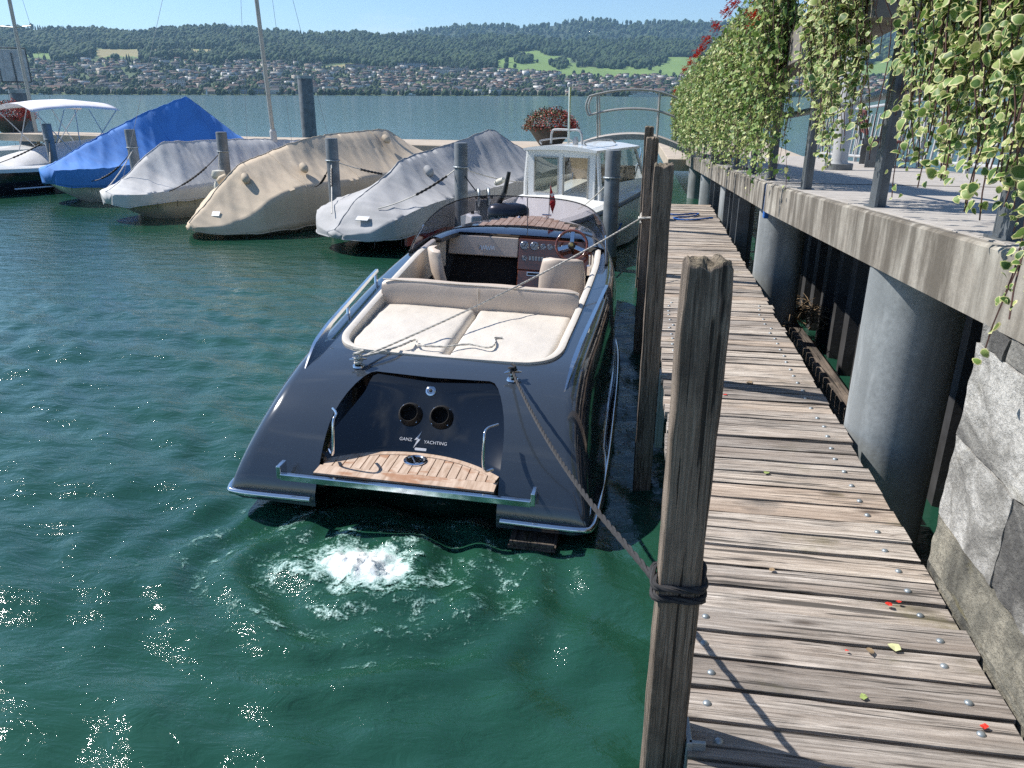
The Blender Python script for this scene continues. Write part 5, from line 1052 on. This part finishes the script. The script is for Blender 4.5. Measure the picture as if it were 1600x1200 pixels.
# ---- cabin boat
cb = empty('cabin_boat', (-1.8, 13.1, 0), math.atan2(.898, .40)-math.pi/2, 'small white cabin boat with an outboard engine beside the walkway', 'boat')
CBS = ((-.75, .92, .74), (0, 1.0, .78), (1.0, 1.03, .86), (2.2, .98, .98), (3.2, .72, 1.08), (3.9, .36, 1.15), (4.2, .06, 1.18))
MB().loft([[(-w, t, zt), (-w*.98, t, zt*.6), (-w*.86, t, .05), (0, t, -.3), (w*.86, t, .05), (w*.98, t, zt*.6), (w, t, zt), (w*.86, t, zt+.03), (w*.84, t, zt-.30 if t < .9 else zt+.05), (0, t, zt-.32 if t < .9 else zt+.12), (-w*.84, t, zt-.30 if t < .9 else zt+.05), (-w*.86, t, zt+.03)] for t, w, zt in CBS]).build('hull', M['white_paint'], cb, smooth=35)
MB().tube([(w+.012, t, zt-.06) for t, w, zt in CBS], .03, 8).build('rub_rail', M['pile'], cb, smooth=60)
# cabin: walls with openings
cab = empty('cabin', (0, 1.05, .55)); cab.parent = cb
def wallp(name, quad, holes, th, mat, par):     # quad as width/height panel in xz with rectangular holes
    (x0, x1, z0, z1) = quad; xs = sorted({x0, x1, *[h[0] for h in holes], *[h[1] for h in holes]}); zs = sorted({z0, z1, *[h[2] for h in holes], *[h[3] for h in holes]}); mb = MB()
    for a, b in zip(xs, xs[1:]):
        for c, d in zip(zs, zs[1:]):
            if any(h[0] <= a and b <= h[1] and h[2] <= c and d <= h[3] for h in holes): continue
            mb.box(((a+b)/2, 0, (c+d)/2), (b-a+.0005, th, d-c+.0005))
    return mb.build(name, mat, par)
wallp('aft_wall', (-.70, .66, .0, 1.22), [(-.56, -.08, .46, 1.06), (.04, .52, .0, 1.08)], .035, M['white_paint'], cab)
MB().box((-.32, 0, .76), (.49, .008, .61)).build('aft_window', M['clear'], cab)
for x in (-.565, -.075): MB().box((x, -.02, .76), (.02, .02, .63)).build('window_frame', M['alu'], cab)
for z in (.455, 1.065): MB().box((-.32, -.02, z), (.49, .02, .02)).build('window_frame', M['alu'], cab)
for x in (.03, .53): MB().box((x, -.02, .54), (.022, .025, 1.1)).build('door_frame', M['alu'], cab)
for s in (-1, 1):
    x = s*.70-.02; side = MB(); mbx = [(x, 0, 0), (x*1.12, 0, 0)]
    MB().loft([[(x+s*.10, y, 0), (x+s*.07, y, .62), (x+s*.05, y, .62), (x+s*.08, y, 0)] for y in (0, 1.9)]).build('side_wall', M['white_paint'], cab); MB().loft([[(x+s*.065, y, .62), (x+s*.01, y+dy, 1.2), (x-s*.0, y+dy, 1.2), (x+s*.055, y, .62)] for y, dy in ((.12, 0), (1.85, -.35))]).build('side_window', M['clear'], cab)
    MB().tube([(x+s*.06, 1.9, .6), (x, 1.5, 1.2)], .03, 6).build('pillar', M['white_paint'], cab); MB().tube([(x+s*.07, .03, .0), (x+s*.06, .03, .62), (x+s*.0, .03, 1.2)], .04, 6).build('pillar', M['white_paint'], cab)
roof = []
for i in range(10):
    y = -.10+1.75*i/9; roof.append([(x, y, 1.205+.07*(1-(x/.76)**2)+.0*y) for x in np.linspace(-.76, .72, 12)]+[(x, y, 1.17+.03*(1-(x/.76)**2)) for x in np.linspace(.72, -.76, 12)])
MB().loft(roof).build('roof', M['white_paint'], cab, smooth=40)
MB().loft([[(x, 1.88-.10*(x/.7)**2, .55) for x in np.linspace(-.74, .70, 10)], [(x*.95, 1.5-.06*(x/.7)**2, 1.2) for x in np.linspace(-.74, .70, 10)]], closed=False).build('windshield', M['clear'], cab)
MB().box((-.02, 1.62, .42), (1.36, .03, .86)).build('forward_bulkhead', M['leather_tan'], cab); MB().box((-.35, 1.45, .95), (.62, .02, .45), (R(30), 0, 0)).build('curtain', M['tan_cloth'], cab)
MB().box((.28, 1.2, .55), (.6, .3, .35)).build('helm_console', M['leather_tan'], cab, bevel=.02); MB().box((.33, 1.03, .80), (.22, .05, .16)).build('plotter', M['black'], cab, bevel=.01); MB().box((0, .8, .0), (1.3, 1.5, .04)).build('cabin_sole', M['mahogany'], cab); MB().box((-.35, 1.0, .25), (.5, .6, .4)).build('berth', M['leather_tan'], cab, bevel=.02)
rb = empty('roof_rack', (0, 0, 1.28)); rb.parent = cab
for s in (-1, 1): MB().tube(smooth_path([(s*.45-.02, .05, .0), (s*.45-.02, .05, .06), (s*.45-.02, .9, .07), (s*.45-.02, 1.2, 0)], 4), .014, 8).build('grab_rail', M['rail_white'], rb, smooth=60)
MB().tube(smooth_path([(-.42, .3, 0), (-.40, .3, .20), (-.30, .3, .24), (.02, .3, .24), (.12, .3, .24), (.2, .3, .18), (.22, .3, 0)], 5), .02, 8).build('rack_bar', M['rail_white'], rb, smooth=60)
MB().cyl((-.06, .3, 0), (-.06, .3, .95), .022, 10).build('light_mast', M['chrome'], rb, smooth=50); MB().lathe([(.04, .95), (.05, 1.0), (.03, 1.03)], (-.06, .3, 0), 14).build('mast_light', M['rail_white'], rb); MB().lathe([(.05, 0), (.05, .06), (.03, .12), (0, .13)], (.06, .35, 0), 14).build('horn', M['rail_white'], rb)
MB().tube(smooth_path([(.66, 2.6, 1.05), (.64, 2.9, 1.52), (.2, 3.9, 1.62), (.0, 4.15, 1.62), (-.2, 3.9, 1.62), (-.64, 2.9, 1.52), (-.66, 2.6, 1.05)], 5), .016, 8).build('bow_pulpit', M['chrome'], cb, smooth=60)
for s in (-1, 1): MB().cyl((s*.42, 3.5, 1.1), (s*.40, 3.5, 1.58), .012, 8).build('pulpit_post', M['chrome'], cb)
# outboard engine: a thing hung on the transom
ob = empty('outboard_engine', (-2.05, 12.25, .66), R(96), 'dark blue-grey outboard engine with white lettering on the cabin boat transom', 'engine')
secs = []
for z, w, l, y0 in ((.0, .13, .20, 0), (.08, .17, .30, 0), (.2, .185, .34, -.01), (.30, .175, .33, -.01), (.36, .13, .27, 0), (.385, .05, .15, 0)):
    secs.append([(w*math.copysign(abs(math.cos(a))**.7, math.cos(a)), y0+l*math.copysign(abs(math.sin(a))**.7, math.sin(a)), z) for a in np.linspace(0, 2*math.pi, 22, endpoint=False)])
cw = MB().loft(secs).build('cowl', simple('engine_blue_grey', (.035, .042, .055), .3, .2, .1, coat=.6), ob, smooth=60)
for txt, x, y, z, sz in (('40', -.150, .235, .15, .10), ('YAMAHA', -.180, -.03, .17, .085)):
    o = link('lettering', text_mesh(txt, sz, 'lettering'), M['text_white'], cw); o.rotation_euler = (R(90), 0, R(-90)); o.location = (x-.012, y, z)
MB().box((0, .02, -.35), (.10, .16, .7)).build('leg', M['pile'], ob, bevel=.03); MB().box((0, .28, -.05), (.25, .16, .22)).build('clamp_bracket', M['galv'], ob, bevel=.01)
MB().tube([(.06, .20, .28), (.05, .05, .55), (.03, -.02, .86)], [.05, .04, .03], 10).build('tiller_handle', M['black'], ob, smooth=60); MB().box((.05, .06, .5), (.16, .04, .03), (0, .4, 0)).build('tiller_lever', M['black'], ob)
tk = empty('fuel_tank', (-2.62, 12.35, .60), .5, 'white fuel container beside the outboard engine', 'tank'); MB().box((0, 0, .12), (.22, .36, .24), taper=.85).build('tank_body', M['white_paint'], tk, bevel=.03); MB().lathe([(.03, 0), (.03, .04), (0, .05)], (0, .08, .24), 12).build('tank_cap', M['black'], tk); MB().box((0, 0, -.25), (.3, .4, .3)).build('tank_shelf', M['pile'], tk)
rl = empty('hose_reels', (-2.72, 13.2, .80), .3, 'pair of round steel reels behind the slate-grey boat', 'reel')
for x in (0, .17): MB().lathe([(.16, -.02), (.17, 0), (.16, .02), (.05, .02), (.05, -.02), (.16, -.02)], (x, 0, .2), 24, 'x').build('reel', M['galv'], rl, smooth=40)
MB().cyl((-.05, 0, .2), (.25, 0, .2), .02).build('axle', M['black'], rl); MB().box((.08, 0, -.15), (.26, .12, .6)).build('reel_stand', M['pile'], rl)
# ---- mooring lines with rubber snubbers
def mline(lab, a, b, sag, mat, snub=None, r=.011):
    t = empty('mooring_line', a, 0, lab, 'rope', 'mooring lines between piles and boats'); A = Vector(a); p = [q-A for q in hang(a, b, sag, 14)]
    MB().tube(p, r, 6).build('line', mat, t, smooth=60)
    if snub:
        i0 = int(snub[0]*13); i1 = max(i0+1, int(snub[1]*13)); sp = smooth_path(p[i0:i1+1], 6); MB().tube(sp, [.026 if k % 4 < 2 else .018 for k in range(len(sp))], 8).build('rubber_snubber', M['black'], t, smooth=40)
def bp(M0, x, t, z): v = Vector((M0[0], M0[1], 0))+U*t+Vv*x; return (v.x, v.y, z)
P_ = [(x, y, 1.45) for x, y, _ in PILES]; D_, T_, G_, B_, K_ = (-4.55, 14.25), (-7.6, 15.7), (-10.6, 17.0), (-14.2, 18.8), (-17.6, 20.6)
mline('white mooring line sagging from the fifth pile to the bow of the slate-grey boat', P_[4], bp(D_, .55, -1.0, .78), .10, M['rope_white'], (.22, .55))
mline('white line from the fourth pile down to the bow of the slate-grey boat', P_[3], bp(D_, -.3, -1.3, .66), .05, M['rope_white'], (.2, .5))
mline('line with black snubber from the fourth pile to the side of the tan boat', P_[3], bp(T_, 1.12, .1, .88), .10, M['rope_dark'], (.45, .75))
mline('thin line from the fourth pile back along the tan cover', P_[3], bp(T_, 1.14, 2.6, .9), .05, M['rope_white'], (.45, .7)); mline('line from the fifth pile aft along the slate-grey cover', P_[4], bp(D_, 1.1, 2.8, .95), .06, M['rope_white'], None)
mline('dark line from the fifth pile to the cabin boat quarter', P_[4], (-2.5, 13.4, .80), .06, M['rope_dark'], None)
mline('line with black snubber from the third pile to the bow of the silver-grey boat', P_[2], bp(G_, .98, -.9, .66), .10, M['rope_dark'], (.35, .8))
mline('chain-like dark line hanging from the second pile to the blue-covered boat', P_[1], bp(B_, 1.08, -.6, .6), .16, M['black'], (.4, .8)); mline('pale line from the second pile to the silver-grey bow', P_[1], bp(G_, -.5, -1.5, .66), .06, M['rope_white'], None)
mline('dark line with snubber from the first pile to the black-hulled boat', P_[0], bp(K_, .9, -1.6, .75), .08, M['rope_dark'], (.2, .6)); mline('dark line from the first pile to the blue-covered boat', P_[0], bp(B_, -.9, -.6, .85), .10, M['rope_dark'], (.4, .8))
mline('grey line from the sixth pile to the cabin boat quarter', (-.42, 12.45, 1.45), (-1.0, 13.2, .85), .04, M['rope_white'], None); mline('blue line from the cabin boat bow to the sixth pile', (-.05, 16.5, 1.0), (-.5, 11.9, .25), .12, M['rope_blue'], None, .014)
fe = empty('fender', (-9.28, 16.42, 0), 0, 'white vinyl fender hanging on the third pile', 'fender'); MB().lathe([(0, .30), (.10, .33), (.135, .42), (.135, .72), (.10, .82), (.03, .85), (.03, .9)], n=20).build('fender_body', M['fender'], fe, smooth=60); MB().lathe([(0, .86), (.13, .88), (.16, .95), (.13, 1.05), (0, 1.07)], n=20).build('round_fender', M['fender'], fe, smooth=60); MB().cyl((0, 0, 1.05), (.0, .15, 1.45), .008).build('fender_line', M['rope_white'], fe)
fb = MB().lathe([(0, 0), (.05, .02), (.06, .12), (.05, .26), (0, .28)], n=14).build('rope_float', M['fender'], smooth=60); fb.location = (-2.75, 15.0, 1.05); fb.rotation_euler = (R(70), 0, R(50)); tag(fb, 'small cream float on the line behind the slate-grey cover', 'float')

# ---- breakwater jetty, footbridge, bowls, dolphins
jt = empty('breakwater', (-10, 23, 0), 0, 'tan topped breakwater jetty behind the moored boats', 'jetty')
JT = simple('jetty_paving', (.44, .37, .29), .9, 0, .15, 2.5, bmp=.3)
MB().prism([(-22+10, 24.6-23), (-12.2+10, 23.0-23), (-1.6+10, 20.2-23), (-1.6+10, 23.6-23), (-12+10, 24.3-23), (-22+10, 26.3-23)], 1.12, 1.36).build('deck', JT, jt, bevel=.02)
for x, y in ((-20, 25), (-16, 24.2), (-12, 23.5), (-8, 22.6), (-4.5, 22), (-2, 21.6)): MB().cyl((x+10, y-23, -1.5), (x+10, y-23, 1.12), .22, 20).build('pier', M['pile'], jt, smooth=40)
MB().prism([(-1.55+10, 20.4-23), (1.2+10, 24-23), (4.5+10, 24-23), (4.5+10, 30-23), (.2+10, 30-23)], .55, .9).build('landing_deck', JT, jt) if False else None
ls = MB().prism([(.75, 23.3), (4.8, 23.3), (4.8, 33), (.55, 33)], .62, .95).build('landing_stage', JT, bevel=.02); tag(ls, 'low landing stage at the foot of the concrete ramp', 'landing stage')
fbx = empty('footbridge', (-.3, 20.6, 0), 0, 'small arched footbridge with tubular steel railing behind the cabin boat', 'bridge'); rg = []
arcz = lambda x: 1.36+.40*max(0, 1-((x+.25)/1.75)**2)-.12*max(0, x-.3)
for i in range(25):
    x = -1.75+4.0*i/24; z = arcz(x) if x < 1.4 else arcz(1.4)-.12*(x-1.4); rg.append([(x+.3, -.55, z-.13), (x+.3, -.55, z), (x+.3, .55, z), (x+.3, .55, z-.13)])
MB().loft(rg).build('deck', M['concrete_top'], fbx, smooth=30)
for yo in (-.5, .5):
    for h in (1.02, .58): MB().tube([(x+.3, yo, (arcz(x) if x < 1.4 else arcz(1.4)-.12*(x-1.4))+h) for x in np.linspace(-1.35, 2.2, 24)], .024, 8).build('handrail', M['alu'], fbx, smooth=60)
    MB().tube(smooth_path([(-1.05, yo, arcz(-1.35)+1.02), (-1.12, yo, arcz(-1.35)+.8), (-1.05, yo, arcz(-1.35)+.58)], 4), .024, 8).build('rail_end', M['alu'], fbx, smooth=60)
    for x in (-1.1, .35, 1.8): MB().cyl((x+.3, yo, (arcz(x) if x < 1.4 else arcz(1.4)-.12*(x-1.4))-.1), (x+.3-(.06 if x < 0 else 0), yo, (arcz(x) if x < 1.4 else arcz(1.4)-.12*(x-1.4))+1.02), .022, 8).build('rail_post', M['alu'], fbx)
for x, w_ in ((-1.75, .3), (2.0, .5)): MB().box((x+.3, 0, .3), (w_, 1.3, 2.0)).build('abutment', M['dark_steel'], fbx)
BUSH, n_, b_ = new_mat('begonia_foliage'); _t = nd(n_, 'ShaderNodeAttribute', attribute_name='tint'); n_.links.new(ramp(n_, _t.outputs['Fac'], [(.0, (.05, .075, .025)), (.42, (.10, .10, .035)), (.5, (.16, .035, .03)), (.75, (.42, .04, .035)), (1, (.62, .09, .06))]), b_.inputs['Base Color']); b_.inputs['Roughness'].default_value = .6
def bowl(x, y, z, s, lab, redbias):
    t = empty('flower_bowl', (x, y, z), 0, lab, 'planter'); MB().lathe([(0, 0), (.24*s, 0), (.30*s, .05*s), (.55*s, .40*s), (.62*s, .50*s), (.58*s, .50*s), (.5*s, .42*s), (0, .42*s)], n=36).build('bowl', M['soil_bowl'], t, smooth=40)
    N = 5200; v = rng.normal(0, 1, (N, 3)); v /= np.linalg.norm(v, axis=1)[:, None]; v[:, 2] = np.abs(v[:, 2])*1.0-.22*rng.uniform(0, 1, N); rad = rng.uniform(.80, 1.03, N)*(1+.10*np.sin(v[:, 0]*7)*np.sin(v[:, 1]*6)); P = v*rad[:, None]*np.array([.74, .74, .54])*s+np.array([0, 0, .50*s])
    Fm = frames(N, (0, 0, .2), .1); S = rng.uniform(.028, .055, N)*s; tv, tf, _ = LS; V = (np.einsum('nij,kj->nki', Fm, tv)*S[:, None, None]+P[:, None]).reshape(-1, 3); F = (tf[None]+np.arange(N)[:, None, None]*len(tv)).reshape(-1, 3)
    pr_ = np.clip(redbias+.30*v[:, 0]-.25*v[:, 2], .05, .9); tint = np.where(rng.uniform(0, 1, N) < pr_, rng.uniform(.55, 1, N), rng.uniform(0, .4, N)); o = link('flowers', fast_mesh('flowers', V, F, True, np.repeat(tint, len(tf))), BUSH, t); o['kind'] = 'stuff'
bowl(-2.42, 21.3, 1.36, .98, 'large round bowl of red and green begonias on the breakwater behind the cabin boat', .55); bowl(-22.2, 25.6, 1.30, 1.1, 'bowl of dark red flowers behind the bimini at the left edge', .85)
for x, y, zt, r, lab, nm in ((-16.3, 37.9, 3.45, .36, 'tall thick steel dolphin pile standing in the lake behind the tan cover', 0), (-24.45, 29.0, 2.75, .36, 'thick dark pile carrying a sign at the left edge', 1)):
    t = empty('dolphin_pile', (x, y, -2), 0, lab, 'pile'); MB().lathe([(r, 0), (r, zt+2), (r*.96, zt+2.03), (0, zt+2.06)], n=36).build('tube', M['pile'], t, smooth=40); MB().lathe([(r*1.03, zt+1.9), (r*1.03, zt+2.04)], n=36).build('cap_ring', M['galv'], t, smooth=40)
    if nm:
        sg = empty('harbour_sign', (x, y, zt+.06), R(40), 'framed pale notice board seen from behind on top of the dark pile', 'sign'); MB().box((0, 0, .85), (.95, .03, 1.15)).build('board', simple('board_back', (.50, .52, .54), .6), sg, bevel=.01)
        for a, b in (((-.5, 0, .25), (-.5, 0, 1.48)), ((.5, 0, .25), (.5, 0, 1.48)), ((-.5, 0, 1.48), (.5, 0, 1.48)), ((-.5, 0, .25), (.5, 0, .25)), ((0, -.04, 0), (0, -.04, 1.3))): MB().cyl(a, b, .025, 8).build('frame_tube', M['pile'], sg)
